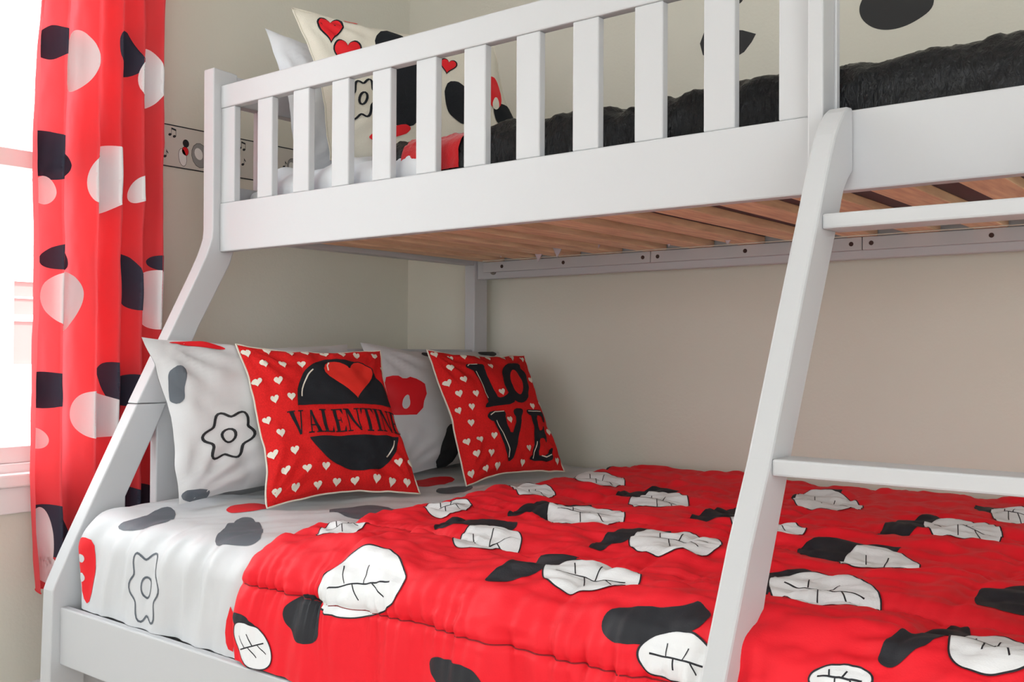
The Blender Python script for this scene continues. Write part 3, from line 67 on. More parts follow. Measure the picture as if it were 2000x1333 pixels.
# ------------------------------------------------------------------ materials
MATS = {}
def mat(name, col, rough=0.5, spec=0.5, bump=0.0, bscale=200.0, var=0.0, vscale=4.0, sheen=0.0, trans=0.0, coat=0.0, stretch=None):
    m = bpy.data.materials.new(name); m.use_nodes = True
    nt = m.node_tree; b = nt.nodes["Principled BSDF"]
    b.inputs["Base Color"].default_value = (*col, 1); b.inputs["Roughness"].default_value = rough
    b.inputs["Specular IOR Level"].default_value = spec
    b.inputs["Sheen Weight"].default_value = sheen
    b.inputs["Coat Weight"].default_value = coat
    tc = nt.nodes.new("ShaderNodeTexCoord"); mp = nt.nodes.new("ShaderNodeMapping")
    nt.links.new(tc.outputs["Object"], mp.inputs[0])
    if stretch: mp.inputs["Scale"].default_value = stretch
    if var:
        n = nt.nodes.new("ShaderNodeTexNoise"); n.inputs["Scale"].default_value = vscale; n.inputs["Detail"].default_value = 6
        nt.links.new(mp.outputs[0], n.inputs["Vector"])
        r = nt.nodes.new("ShaderNodeValToRGB")
        r.color_ramp.elements[0].position = .3; r.color_ramp.elements[1].position = .7
        r.color_ramp.elements[0].color = (*[c * (1 - var) for c in col], 1)
        r.color_ramp.elements[1].color = (*[min(1, c * (1 + var)) for c in col], 1)
        nt.links.new(n.outputs[0], r.inputs[0]); nt.links.new(r.outputs[0], b.inputs["Base Color"])
    if bump:
        n2 = nt.nodes.new("ShaderNodeTexNoise"); n2.inputs["Scale"].default_value = bscale; n2.inputs["Detail"].default_value = 3
        nt.links.new(mp.outputs[0], n2.inputs["Vector"])
        bp = nt.nodes.new("ShaderNodeBump"); bp.inputs["Strength"].default_value = bump; bp.inputs["Distance"].default_value = .002
        nt.links.new(n2.outputs[0], bp.inputs["Height"]); nt.links.new(bp.outputs[0], b.inputs["Normal"])
    if trans:
        out = nt.nodes["Material Output"]; mx = nt.nodes.new("ShaderNodeMixShader"); t = nt.nodes.new("ShaderNodeBsdfTranslucent")
        t.inputs[0].default_value = (*[min(1, c * 1.15) for c in col], 1); mx.inputs[0].default_value = trans
        nt.links.new(b.outputs[0], mx.inputs[1]); nt.links.new(t.outputs[0], mx.inputs[2]); nt.links.new(mx.outputs[0], out.inputs[0])
    MATS[name] = m
    return m
RED = (0.80, 0.010, 0.022); WHITE = (0.80, 0.80, 0.80); BLACK = (0.018, 0.019, 0.024)
mat('paint', (0.53, 0.538, 0.55), 0.38, .4, bump=.05, bscale=60)
mat('wall', (0.69, 0.665, 0.575), 0.85, .2, bump=.25, bscale=120)
mat('ceiling', (0.88, 0.88, 0.87), 0.9)
mat('floor', (0.56, 0.48, 0.40), 0.45, var=.2, vscale=3, stretch=(1, 8, 1))
mat('trim', (0.82, 0.82, 0.81), 0.4)
mat('duvet_red', RED, 0.62, .3, bump=.12, bscale=500)
mat('thread', (.22, .006, .01), .8)
mat('duvet_black', BLACK, 0.6, .3, bump=.15, bscale=500)
mat('duvet_white', (0.78, 0.79, 0.80), 0.6, .3, bump=.15, bscale=500)
mat('sheet_white', (0.58, 0.59, 0.605), 0.4, .35, bump=.1, bscale=500, sheen=.1)
mat('print_grey', (0.10, 0.115, 0.135), 0.5, .3)
mat('print_black', (0.02, 0.021, 0.024), 0.6, .3)
mat('print_red', (0.74, 0.012, 0.02), 0.6, .3)
mat('linen_red', (0.66, 0.014, 0.014), 0.85, .2, bump=.6, bscale=700, var=.12, vscale=300)
mat('linen_black', (0.016, 0.018, 0.022), 0.85, .2, bump=.6, bscale=700)
mat('linen_cream', (0.74, 0.70, 0.60), 0.85, .2, bump=.5, bscale=700)
mat('linen_bow', (0.72, 0.03, 0.02), 0.85, .2, bump=.5, bscale=700)
mat('pillow_white', (0.62, 0.62, 0.63), 0.42, .4, bump=.08, bscale=400, sheen=.1)
mat('pillow_blue_white', (0.80, 0.82, 0.86), 0.6, .3, bump=.1, bscale=400)
mat('curtain_red', (0.90, 0.105, 0.12), 0.8, .2, bump=.1, bscale=500, trans=.5)
mat('curtain_black', (0.05, 0.055, 0.085), 0.8, .2, trans=.2)
mat('curtain_white', (0.86, 0.86, 0.87), 0.8, .2, trans=.08)
mat('wood', (0.95, 0.60, 0.38), 0.6, .3, var=.22, vscale=14, stretch=(6, .6, 6), bump=.1, bscale=80)
mat('mattress_grey', (0.16, 0.12, 0.13), 0.9, .1)
mat('mattress_white', (0.75, 0.75, 0.76), 0.8)
mat('scrap', (0.62, 0.55, 0.60), 0.5)
mat('hole', (0.05, 0.025, 0.02), 0.8)
mat('steel', (0.25, 0.24, 0.22), 0.35).node_tree.nodes["Principled BSDF"].inputs["Metallic"].default_value = 1
mat('vinyl', (0.035, 0.035, 0.036), 0.65, .3)
mat('border_paper', (0.62, 0.59, 0.53), 0.8)
mat('border_grey', (0.30, 0.30, 0.29), 0.8)
mat('border_white', (0.80, 0.79, 0.76), 0.8)
mat('siding', (0.80, 0.79, 0.78), 0.8)
mat('house_pane', (0.34, 0.15, 0.14), 0.15)
mat('house_pane_green', (0.18, 0.26, 0.22), 0.15)
mat('ground', (0.45, 0.44, 0.40), 0.95, var=.2)
mat('lamp_metal', (0.75, 0.75, 0.74), 0.3)
# fur
def fur():
    m = mat('fur', (0.0026, 0.0032, 0.0045), 0.24, .32)
    nt = m.node_tree; b = nt.nodes["Principled BSDF"]
    b.inputs["Sheen Roughness"].default_value = .35
    b.inputs["Sheen Tint"].default_value = (.75, .85, 1, 1)
    tc = nt.nodes.new("ShaderNodeTexCoord"); mp = nt.nodes.new("ShaderNodeMapping"); mp.inputs["Scale"].default_value = (1, 1, .35)
    nt.links.new(tc.outputs["Object"], mp.inputs[0])
    n = nt.nodes.new("ShaderNodeTexNoise"); n.inputs["Scale"].default_value = 120; n.inputs["Detail"].default_value = 6; n.inputs["Distortion"].default_value = 1.5
    nt.links.new(mp.outputs[0], n.inputs["Vector"])
    bp = nt.nodes.new("ShaderNodeBump"); bp.inputs["Strength"].default_value = 1; bp.inputs["Distance"].default_value = .006
    nt.links.new(n.outputs[0], bp.inputs["Height"]); nt.links.new(bp.outputs[0], b.inputs["Normal"])
fur()
def glass():
    m = bpy.data.materials.new('glass'); m.use_nodes = True; nt = m.node_tree; nt.nodes.clear()
    o = nt.nodes.new("ShaderNodeOutputMaterial"); mx = nt.nodes.new("ShaderNodeMixShader"); t = nt.nodes.new("ShaderNodeBsdfTransparent"); g = nt.nodes.new("ShaderNodeBsdfGlossy")
    g.inputs["Roughness"].default_value = .02; mx.inputs[0].default_value = .06
    nt.links.new(t.outputs[0], mx.inputs[1]); nt.links.new(g.outputs[0], mx.inputs[2]); nt.links.new(mx.outputs[0], o.inputs[0]); MATS['glass'] = m
glass()
def emit(name, col, s):
    m = bpy.data.materials.new(name); m.use_nodes = True; nt = m.node_tree; nt.nodes.clear()
    o = nt.nodes.new("ShaderNodeOutputMaterial"); e = nt.nodes.new("ShaderNodeEmission"); e.inputs[0].default_value = (*col, 1); e.inputs[1].default_value = s
    nt.links.new(e.outputs[0], o.inputs[0]); MATS[name] = m

# ------------------------------------------------------------------ helpers
def empty(name, loc, label=None, cat=None, group=None, kind=None):
    o = bpy.data.objects.new(name, None); COL.objects.link(o); o.location = loc; o.empty_display_size = .05
    tag(o, label, cat, group, kind); return o
def tag(o, label=None, cat=None, group=None, kind=None):
    if label: o["label"] = label
    if cat: o["category"] = cat
    if group: o["group"] = group
    if kind: o["kind"] = kind
    return o
def root_offset(p):
    v = Vector((0, 0, 0))
    while p is not None: v += p.location; p = p.parent
    return v
def link(name, me, mats, parent=None, smooth=False, origin=None):
    """mesh given in world coordinates; moved into the parent's frame"""
    off = root_offset(parent)
    loc = Vector((0, 0, 0))
    if origin is not None: loc = Vector(origin) - off
    me.transform(Matrix.Translation(-off - loc))
    for k in (mats if isinstance(mats, (list, tuple)) else [mats]): me.materials.append(MATS[k])
    if smooth: me.polygons.foreach_set("use_smooth", [True] * len(me.polygons))
    o = bpy.data.objects.new(name, me); COL.objects.link(o); o.parent = parent; o.location = loc
    return o
def bm_mesh(bm, name):
    me = bpy.data.meshes.new(name); bm.normal_update(); bm.to_mesh(me); bm.free(); return me
def add_box(bm, x0, x1, y0, y1, z0, z1):
    vs_ = [bm.verts.new((x, y, z)) for x in (x0, x1) for y in (y0, y1) for z in (z0, z1)]
    for f in ((0, 1, 3, 2), (4, 6, 7, 5), (0, 4, 5, 1), (2, 3, 7, 6), (0, 2, 6, 4), (1, 5, 7, 3)): bm.faces.new([vs_[i] for i in f])
def box(name, parent, x0, x1, y0, y1, z0, z1, mt, bev=0.0, seg=2):
    bm = bmesh.new(); add_box(bm, x0, x1, y0, y1, z0, z1)
    bmesh.ops.recalc_face_normals(bm, faces=bm.faces)
    if bev: bmesh.ops.bevel(bm, geom=bm.edges[:], offset=bev, segments=seg, profile=.5, affect='EDGES')
    return link(name, bm_mesh(bm, name), mt, parent)
def boxes(name, parent, bl, mt, bev=0.0):
    bm = bmesh.new()
    for b in bl: add_box(bm, *b)
    bmesh.ops.recalc_face_normals(bm, faces=bm.faces)
    if bev: bmesh.ops.bevel(bm, geom=bm.edges[:], offset=bev, segments=2, profile=.5, affect='EDGES')
    return link(name, bm_mesh(bm, name), mt, parent)
def prism(name, parent, pts, axis, a0, a1, mt, bev=0.0, hard=0.6):
    """polygon pts (two coordinates) pulled along axis 0 (pts=y,z) / 1 (pts=x,z) / 2 (pts=x,y)"""
    def P(p, a): return {0: (a, p[0], p[1]), 1: (p[0], a, p[1]), 2: (p[0], p[1], a)}[axis]
    bm = bmesh.new(); A = [bm.verts.new(P(p, a0)) for p in pts]; B = [bm.verts.new(P(p, a1)) for p in pts]; n = len(pts)
    f1 = bm.faces.new(A); f2 = bm.faces.new(B[::-1])
    for i in range(n): bm.faces.new((A[i], A[(i + 1) % n], B[(i + 1) % n], B[i]))
    bmesh.ops.recalc_face_normals(bm, faces=bm.faces)
    if bev:
        e = [e for e in bm.edges if e.calc_face_angle(0) > hard]
        bmesh.ops.bevel(bm, geom=e, offset=bev, segments=2, profile=.5, affect='EDGES')
    return link(name, bm_mesh(bm, name), mt, parent)
def cyl(name, parent, p0, p1, r, mt, seg=16, r1=None):
    p0 = Vector(p0); p1 = Vector(p1); d = p1 - p0
    bm = bmesh.new()
    bmesh.ops.create_cone(bm, cap_ends=True, segments=seg, radius1=r, radius2=r if r1 is None else r1, depth=d.length,
                          matrix=Matrix.Translation((p0 + p1) / 2) @ d.to_track_quat('Z', 'Y').to_matrix().to_4x4())
    o = link(name, bm_mesh(bm, name), mt, parent)
    return o
def tube(name, parent, pts, r, mt, seg=6, closed=False):
    n = len(pts); V = [Vector(p) for p in pts]; verts = []; faces = []
    for i in range(n):
        a = V[i - 1] if (i > 0 or closed) else V[i]; b = V[(i + 1) % n] if (i < n - 1 or closed) else V[i]
        q = (b - a).to_track_quat('Z', 'Y')
        for k in range(seg):
            t = 2 * math.pi * k / seg; verts.append(V[i] + q @ Vector((r * math.cos(t), r * math.sin(t), 0)))
    for i in range(n if closed else n - 1):
        j = (i + 1) % n
        for k in range(seg): faces.append((i * seg + k, i * seg + (k + 1) % seg, j * seg + (k + 1) % seg, j * seg + k))
    me = bpy.data.meshes.new(name); me.from_pydata([tuple(v) for v in verts], [], faces)
    return link(name, me, mt, parent, smooth=True)
# smooth value noise
def vnoise(x, y, seed=0):
    rng = np.random.RandomState(seed); G = rng.uniform(-1, 1, (64, 64))
    xi = np.floor(x).astype(int); yi = np.floor(y).astype(int); fx = x - xi; fy = y - yi
    fx = fx * fx * (3 - 2 * fx); fy = fy * fy * (3 - 2 * fy)
    g = lambda a, b: G[a % 64, b % 64]
    return (g(xi, yi) * (1 - fx) + g(xi + 1, yi) * fx) * (1 - fy) + (g(xi, yi + 1) * (1 - fx) + g(xi + 1, yi + 1) * fx) * fy
def fbm(x, y, seed=0, oct=3):
    s = 0; a = 1
    for k in range(oct): s = s + a * vnoise(x * 2 ** k + 7.3 * k, y * 2 ** k + 3.1 * k, seed + k); a *= .5
    return s
def sstep(a, b, x):
    t = np.clip((x - a) / (b - a), 0, 1); return t * t * (3 - 2 * t)

class Cloth:
    """a sheet of fabric as a grid of points over print coordinates (u, v)"""
    def __init__(s, U, V, P, flip=False):
        s.U = np.array(U); s.V = np.array(V); s.P = P
        du = np.gradient(P, axis=0); dv = np.gradient(P, axis=1)
        N = np.cross(du, dv); N /= np.linalg.norm(N, axis=2, keepdims=True) + 1e-12
        s.sgn = -1 if flip else 1
        s.N = N * s.sgn
    def mesh(s, name, mt, parent=None):
        nu, nv = len(s.U), len(s.V)
        idx = np.arange(nu * nv).reshape(nu, nv)
        F = np.stack([idx[:-1, :-1], idx[1:, :-1], idx[1:, 1:], idx[:-1, 1:]], -1).reshape(-1, 4)
        if s.sgn < 0: F = F[:, ::-1]
        me = bpy.data.meshes.new(name); me.from_pydata(s.P.reshape(-1, 3).tolist(), [], F.tolist())
        return link(name, me, mt, parent, smooth=True)
    def ev(s, u, v, off):
        i = int(np.clip(np.searchsorted(s.U, u) - 1, 0, len(s.U) - 2)); j = int(np.clip(np.searchsorted(s.V, v) - 1, 0, len(s.V) - 2))
        a = min(1, max(0, (u - s.U[i]) / (s.U[i + 1] - s.U[i]))); b = min(1, max(0, (v - s.V[j]) / (s.V[j + 1] - s.V[j])))
        f = lambda A: (A[i, j] * (1 - a) + A[i + 1, j] * a) * (1 - b) + (A[i, j + 1] * (1 - a) + A[i + 1, j + 1] * a) * b
        return f(s.P) + f(s.N) * off
    def decal(s, name, items, parent, base=0.0007):
        """items: (material, polygon in u,v[, layer]) -> one thin printed patch that follows the cloth"""
        base = max(base, getattr(s, 'base', 0)); mats = []; V = []; F = []; FM = []
        lo_u, hi_u, lo_v, hi_v = s.U[0], s.U[-1], s.V[0], s.V[-1]
        for it in items:
            mk, poly = it[0], it[1]; lay = it[2] if len(it) > 2 else 0
            if mk not in mats: mats.append(mk)
            mi = mats.index(mk)
            bm = bmesh.new()
            try: f = bm.faces.new([bm.verts.new((p[0], p[1], 0)) for p in poly])
            except Exception: bm.free(); continue
            if f.calc_area() < 1e-9: bm.free(); continue
            bmesh.ops.triangulate(bm, faces=[f], ngon_method='EAR_CLIP')
            us = [p[0] for p in poly]; vv = [p[1] for p in poly]
            for G, ax, a, b in ((s.U, 0, min(us), max(us)), (s.V, 1, min(vv), max(vv))):
                for g in G[np.searchsorted(G, a):np.searchsorted(G, b)]:
                    co = (g, 0, 0) if ax == 0 else (0, g, 0); no = (1, 0, 0) if ax == 0 else (0, 1, 0)
                    end = g <= G[0] or g >= G[-1]
                    bmesh.ops.bisect_plane(bm, geom=bm.verts[:] + bm.edges[:] + bm.faces[:], plane_co=co, plane_no=no, dist=1e-6)
            kill = [f for f in bm.faces if not (lo_u - 1e-5 < f.calc_center_median()[0] < hi_u + 1e-5 and lo_v - 1e-5 < f.calc_center_median()[1] < hi_v + 1e-5)]
            bmesh.ops.delete(bm, geom=kill, context='FACES')
            bm.verts.index_update(); o = len(V)
            for v in bm.verts: V.append(tuple(s.ev(v.co.x, v.co.y, base + lay * 0.0004)))
            for f in bm.faces:
                ids = [o + v.index for v in f.verts]
                sa = sum(f.verts[k].co.x * f.verts[(k + 1) % len(ids)].co.y - f.verts[(k + 1) % len(ids)].co.x * f.verts[k].co.y for k in range(len(ids)))
                if (sa * s.sgn) < 0: ids = ids[::-1]
                F.append(ids); FM.append(mi)
            bm.free()
        if not F: return None
        me = bpy.data.meshes.new(name); me.from_pydata(V, [], F); me.polygons.foreach_set("material_index", FM)
        return link(name, me, mats, parent, smooth=True)
def stroke(pts, w, closed=False):
    out = []; n = len(pts)
    def nrm(i):
        a = pts[i - 1] if (i > 0 or closed) else pts[i]; b = pts[(i + 1) % n] if (i < n - 1 or closed) else pts[i]
        dx, dy = b[0] - a[0], b[1] - a[1]; L = math.hypot(dx, dy) or 1; return -dy / L * w, dx / L * w
    for i in range(n if closed else n - 1):
        j = (i + 1) % n; a, b = nrm(i), nrm(j); p, q = pts[i], pts[j]
        out.append([(p[0] - a[0], p[1] - a[1]), (q[0] - b[0], q[1] - b[1]), (q[0] + b[0], q[1] + b[1]), (p[0] + a[0], p[1] + a[1])])
    return out
def chaikin(p, k=1):
    for _ in range(k):
        q = []
        for i in range(len(p)):
            a, b = p[i], p[(i + 1) % len(p)]; q += [(.75 * a[0] + .25 * b[0], .75 * a[1] + .25 * b[1]), (.25 * a[0] + .75 * b[0], .25 * a[1] + .75 * b[1])]
        p = q
    return p
DUV = [[(k, chaikin(p, 2)) for k, p in mo] for mo in DUV]; CUR = [[(k, chaikin(p, 2)) for k, p in mo] for mo in CUR]
SHP = [(k, chaikin(p, 1)) for k, p in SHP]; WH1 = [(k, chaikin(p, 1)) for k, p in WH1]; WH2 = [(k, chaikin(p, 1)) for k, p in WH2]; CRM = [(k, chaikin(p, 1)) for k, p in CRM]
for k_ in ('bow_l', 'bow_r', 'knot'): VAL[k_] = chaikin(VAL[k_], 2)
SX = lambda P: [(.045 + .90 * (x - .06), y) for x, y in P]
for k_ in ('L', 'O', 'Oi', 'V', 'E'): LOV[k_] = SX(LOV[k_])
LOV['hl'] = [SX(q) for q in LOV['hl']]
for k_ in 'LVE': LOV[k_] = chaikin(LOV[k_], 1)
def heart_poly(cx, cy, s, rot=0, sx=1, sy=1):
    o = []
    for i in range(16):
        t = 2 * math.pi * i / 16; x = .95 * math.sin(t) ** 3; y = (13 * math.cos(t) - 5 * math.cos(2 * t) - 2 * math.cos(3 * t) - math.cos(4 * t)) / 16
        c, d = math.cos(rot), math.sin(rot); o.append((cx + s * sx * (x * c - y * d), cy + s * sy * (x * d + y * c)))
    return o
def inpoly(p, poly):
    c = False; n = len(poly)
    for i in range(n):
        (x1, y1), (x2, y2) = poly[i], poly[i - 1]
        if (y1 > p[1]) != (y2 > p[1]) and p[0] < (x2 - x1) * (p[1] - y1) / (y2 - y1) + x1: c = not c
    return c

# ------------------------------------------------------------------ the room
def wall_hole(name, axis, c0, c1, a0, a1, h0, h1, z0, z1, mt='wall'):
    pieces = [(a0, a1, FZ, z0), (a0, a1, z1, CEIL), (a0, h0, z0, z1), (h1, a1, z0, z1)]
    bl = [((c0, c1, p[0], p[1], p[2], p[3]) if axis == 0 else (p[0], p[1], c0, c1, p[2], p[3])) for p in pieces]
    return tag(boxes(name, None, bl, mt), kind='structure')
T = 0.13
wall_hole('wall_left', 0, XL - T, XL, YF - T, YB + T, WY0, WY1, WZ0, WZ1)
tag(box('wall_back', None, XL, XR, YB, YB + T, FZ, CEIL, 'wall'), kind='structure')
wall_hole('wall_right', 0, XR, XR + T, YF - T, YB + T, RY0, RY1, RZ0, RZ1)
wall_hole('wall_front', 1, YF - T, YF, XL, XR, VX0, VX1, VZ0, VZ1)
tag(box('floor', None, XL - T, XR + T, YF - T, YB + T, FZ - .1, FZ, 'floor'), kind='structure')
tag(box('ceiling', None, XL - T, XR + T, YF - T, YB + T, CEIL, CEIL + .1, 'ceiling'), kind='structure')
tag(box('baseboard_left', None, XL, XL + .014, YF, YB, FZ, .19, 'trim', .003), kind='structure')
tag(box('baseboard_back', None, XL + .014, XR, YB - .014, YB, FZ, .19, 'trim', .003), kind='structure')
tag(box('baseboard_right', None, XR - .014, XR, YF, YB - .014, FZ, .19, 'trim', .003), kind='structure')
tag(box('baseboard_front', None, XL + .014, XR - .014, YF, YF + .014, FZ, .19, 'trim', .003), kind='structure')
# window by the bed: jamb lining, two sashes with a meeting rail, sill
w1 = empty('window_1', (XL - .06, (WY0 + WY1) / 2, WZ0), kind='structure')
def rect_frame(y0, y1, z0, z1, w, x0, x1):
    return [(x0, x1, y0, y0 + w, z0, z1), (x0, x1, y1 - w, y1, z0, z1), (x0, x1, y0 + w, y1 - w, z0, z0 + w), (x0, x1, y0 + w, y1 - w, z1 - w, z1)]
boxes('window_frame', w1, rect_frame(WY0, WY1, WZ0, WZ1, .022, XL - T, XL - .001), 'trim')
s1 = boxes('sash', w1, [(XL - .055, XL - .03, WY0 + .022, WY1 - .022, WZ0 + .022, WZ0 + .062), (XL - .055, XL - .018, WY0 + .022, WY1 - .022, 1.446, 1.489),
                   (XL - .055, XL - .03, WY0 + .022, WY0 + .06, WZ0 + .062, 1.446), (XL - .055, XL - .03, WY1 - .06, WY1 - .022, WZ0 + .062, 1.446)], 'trim', .002)
box('pane', s1, XL - .045, XL - .041, WY0 + .06, WY1 - .06, WZ0 + .062, 1.446, 'glass')
s2 = boxes('sash', w1, [(XL - .085, XL - .06, WY0 + .022, WY1 - .022, 1.452, 1.484), (XL - .085, XL - .06, WY0 + .022, WY1 - .022, WZ1 - .06, WZ1 - .022),
                   (XL - .085, XL - .06, WY0 + .022, WY0 + .06, 1.484, WZ1 - .06), (XL - .085, XL - .06, WY1 - .06, WY1 - .022, 1.484, WZ1 - .06)], 'trim', .002)
box('pane', s2, XL - .075, XL - .071, WY0 + .06, WY1 - .06, 1.484, WZ1 - .06, 'glass')
box('window_sill', w1, XL - .02, XL + .035, WY0 - .05, WY1 + .05, WZ0 - .03, WZ0 + .002, 'trim', .005)
box('sill_apron', w1, XL, XL + .015, WY0 - .03, WY1 + .03, WZ0 - .095, WZ0 - .03, 'trim', .003)
# added window behind the viewer, never in view, for frontal daylight
w2 = empty('added_window_2', ((VX0 + VX1) / 2, YF - .06, VZ0), kind='structure')
boxes('window_frame', w2, [(VX0, VX0 + .03, YF - T, YF, VZ0, VZ1), (VX1 - .03, VX1, YF - T, YF, VZ0, VZ1), (VX0 + .03, VX1 - .03, YF - T, YF, VZ0, VZ0 + .03),
                           (VX0 + .03, VX1 - .03, YF - T, YF, VZ1 - .03, VZ1), ((VX0 + VX1) / 2 - .02, (VX0 + VX1) / 2 + .02, YF - .09, YF - .04, VZ0 + .03, VZ1 - .03)], 'trim')
box('pane', w2, VX0 + .03, VX1 - .03, YF - .067, YF - .063, VZ0 + .03, VZ1 - .03, 'glass')
w3 = empty('added_window_3', (XR + .06, (RY0 + RY1) / 2, RZ0), kind='structure')  # added opening, unseen, lets extra daylight in from the side
boxes('window_frame', w3, rect_frame(RY0, RY1, RZ0, RZ1, .03, XR + .001, XR + T) + [(XR + .04, XR + .09, (RY0 + RY1) / 2 - .02, (RY0 + RY1) / 2 + .02, RZ0 + .03, RZ1 - .03)], 'trim')
box('pane', w3, XR + .063, XR + .067, RY0 + .03, RY1 - .03, RZ0 + .03, RZ1 - .03, 'glass')
# wallpaper border on the window wall
bd = empty('wallpaper_border', (XL, 1.9, 1.503), 'pale wallpaper border strip with music notes between black lines beside the curtain', 'border')
box('paper_strip', bd, XL, XL + .0015, 1.262, YB - .002, 1.503, 1.62, 'border_paper')
for z in (1.503, 1.617): box('edge_line', bd, XL + .0015, XL + .0022, 1.262, YB - .002, z, z + .003, 'print_black')
def flat_yz(name, parent, items, x):
    V, F, FM, mats = [], [], [], []
    for mk, poly in items:
        if mk not in mats: mats.append(mk)
        o = len(V); V += [(x + .00012 * len(F), p[0], p[1]) for p in poly]; F.append(list(range(o, o + len(poly)))); FM.append(mats.index(mk))
    me = bpy.data.meshes.new(name); me.from_pydata(V, [], F); me.polygons.foreach_set("material_index", FM)
    return link(name, me, mats, parent)
def ell(cx, cy, a, b, rot=0, n=14): return [(cx + a * math.cos(t) * math.cos(rot) - b * math.sin(t) * math.sin(rot), cy + a * math.cos(t) * math.sin(rot) + b * math.sin(t) * math.cos(rot)) for t in [2 * math.pi * i / n for i in range(n)]]
def note(y, z, s=1, double=False):
    o = [('print_black', ell(y, z, .0065 * s, .0045 * s, .4)), ('print_black', [(y + .005 * s, z), (y + .0065 * s, z), (y + .0065 * s, z + .024 * s), (y + .005 * s, z + .024 * s)])]
    if double:
        o += [('print_black', ell(y + .017 * s, z - .004 * s, .0065 * s, .0045 * s, .4)), ('print_black', [(y + .022 * s, z - .004 * s), (y + .0235 * s, z - .004 * s), (y + .0235 * s, z + .02 * s), (y + .022 * s, z + .02 * s)]),
              ('print_black', [(y + .005 * s, z + .019 * s), (y + .0235 * s, z + .015 * s), (y + .0235 * s, z + .021 * s), (y + .005 * s, z + .025 * s)])]
    else: o.append(('print_black', [(y + .005 * s, z + .024 * s), (y + .013 * s, z + .014 * s), (y + .0125 * s, z + .010 * s), (y + .005 * s, z + .017 * s)]))
    return o
for (y, z, d) in ((1.56, 1.592, True), (1.545, 1.53, False), (1.675, 1.60, False), (1.79, 1.592, True), (1.80, 1.545, False), (1.95, 1.56, False), (2.10, 1.585, True), (2.25, 1.55, False), (1.34, 1.57, True), (1.44, 1.55, False)):
    flat_yz('music_note', bd, note(y, z, .8, d), XL + .0018)
for (y, z, a, b, k) in ((1.655, 1.548, .026, .034, 'border_grey'), (1.525, 1.56, .018, .022, 'border_white'), (1.60, 1.535, .012, .024, 'border_white'), (1.608, 1.553, .010, .012, 'print_red'), (1.61, 1.575, .009, .010, 'print_black'),
                        (1.745, 1.545, .022, .030, 'border_grey'), (1.87, 1.55, .02, .03, 'border_grey'), (1.985, 1.56, .022, .030, 'border_grey'), (2.17, 1.55, .02, .028, 'border_white'), (2.33, 1.56, .02, .03, 'border_grey'), (1.39, 1.555, .016, .026, 'border_grey')):
    flat_yz('oval_print', bd, [('print_black', ell(y, z, a + .0012, b + .0012, .15)), (k, ell(y, z, a, b, .15))] + ([('border_white', ell(y - .004, z + .004, a * .5, b * .5, .4))] if k == 'border_grey' else []), XL + .0018)
# vinyl shapes stuck on the long wall
def decal_wall(pts, label):
    o = prism('wall_decal', None, pts if len(pts) < 13 and pts[3][0] == -1.29 else chaikin(pts, 2), 1, YB - .0012, YB - .00005, 'vinyl'); tag(o, label, 'wall decal', 'black vinyl wall decals'); return o
decal_wall([(-.884, 1.88), (-.891, 1.856), (-.882, 1.829), (-.856, 1.805), (-.824, 1.793), (-.787, 1.792), (-.751, 1.802), (-.715, 1.822), (-.709, 1.85), (-.715, 1.90), (-.75, 1.94), (-.80, 1.955), (-.85, 1.935)],
           'large rounded black vinyl decal on the wall above the black blanket, right of the post')
decal_wall([(-1.318, 1.888), (-1.332, 1.856), (-1.323, 1.823), (-1.29, 1.80), (-1.26, 1.793), (-1.227, 1.798), (-1.20, 1.809), (-1.178, 1.832), (-1.166, 1.851), (-1.204, 1.868), (-1.26, 1.882)],
           'pointed leaf-shaped black vinyl decal on the wall behind the guard slats')
decal_wall([(-1.245, 1.942), (-1.212, 1.940), (-1.200, 1.955), (-1.205, 1.99), (-1.235, 2.0), (-1.255, 1.97)], 'small black vinyl decal above the leaf-shaped one, cut by the top of the picture')

# ------------------------------------------------------------------ outdoors
tag(box('ground', None, -30, XL - T - .02, -20, 25, -.6, -.5, 'ground'), kind='structure')
hs = empty('neighbour_house', (-6.3, 3, -.5), 'pale sided house with a paned window seen through the bedroom window', 'house')
for k in range(22):
    z0 = -.5 + k * .18
    prism('siding_board', hs, [(-6.02, z0), (-5.985, z0), (-6.0, z0 + .18), (-6.02, z0 + .18)], 1, -3.5, 7.0, 'siding')
box('house_wall', hs, -8.5, -6.02, -3.5, 7.0, -.5, 3.46, 'siding')
hw = boxes('window_frame', hs, [(-6.0, -5.95, 2.70, 2.767, .85, 1.46), (-6.0, -5.95, 3.43, 3.50, .85, 1.46), (-6.0, -5.95, 2.767, 3.43, .85, .912), (-6.0, -5.95, 2.767, 3.43, 1.399, 1.46), (-6.0, -5.955, 2.767, 3.43, 1.165, 1.205),
                                (-6.0, -5.96, 2.93, 2.945, 1.205, 1.399), (-6.0, -5.96, 3.09, 3.105, 1.205, 1.399), (-6.0, -5.96, 3.25, 3.265, 1.205, 1.399), (-6.0, -5.96, 2.767, 3.43, 1.30, 1.312)], 'trim')
for (y0, y1, z0, z1, k) in ((2.767, 2.93, 1.205, 1.30, 'house_pane'), (2.767, 2.93, 1.312, 1.399, 'house_pane'), (2.945, 3.09, 1.205, 1.399, 'house_pane_green'), (3.105, 3.25, 1.205, 1.399, 'house_pane_green'), (3.265, 3.43, 1.205, 1.399, 'house_pane'), (2.767, 3.43, .912, 1.165, 'house_pane')):
    box('pane', hw, -5.992, -5.975, y0, y1, z0, z1, k)
box('eave_trim', hs, -6.02, -5.93, -3.5, 7.0, 1.62, 1.68, 'siding')
box('sill_band', hs, -6.02, -5.93, -3.5, 7.0, .74, .80, 'siding')

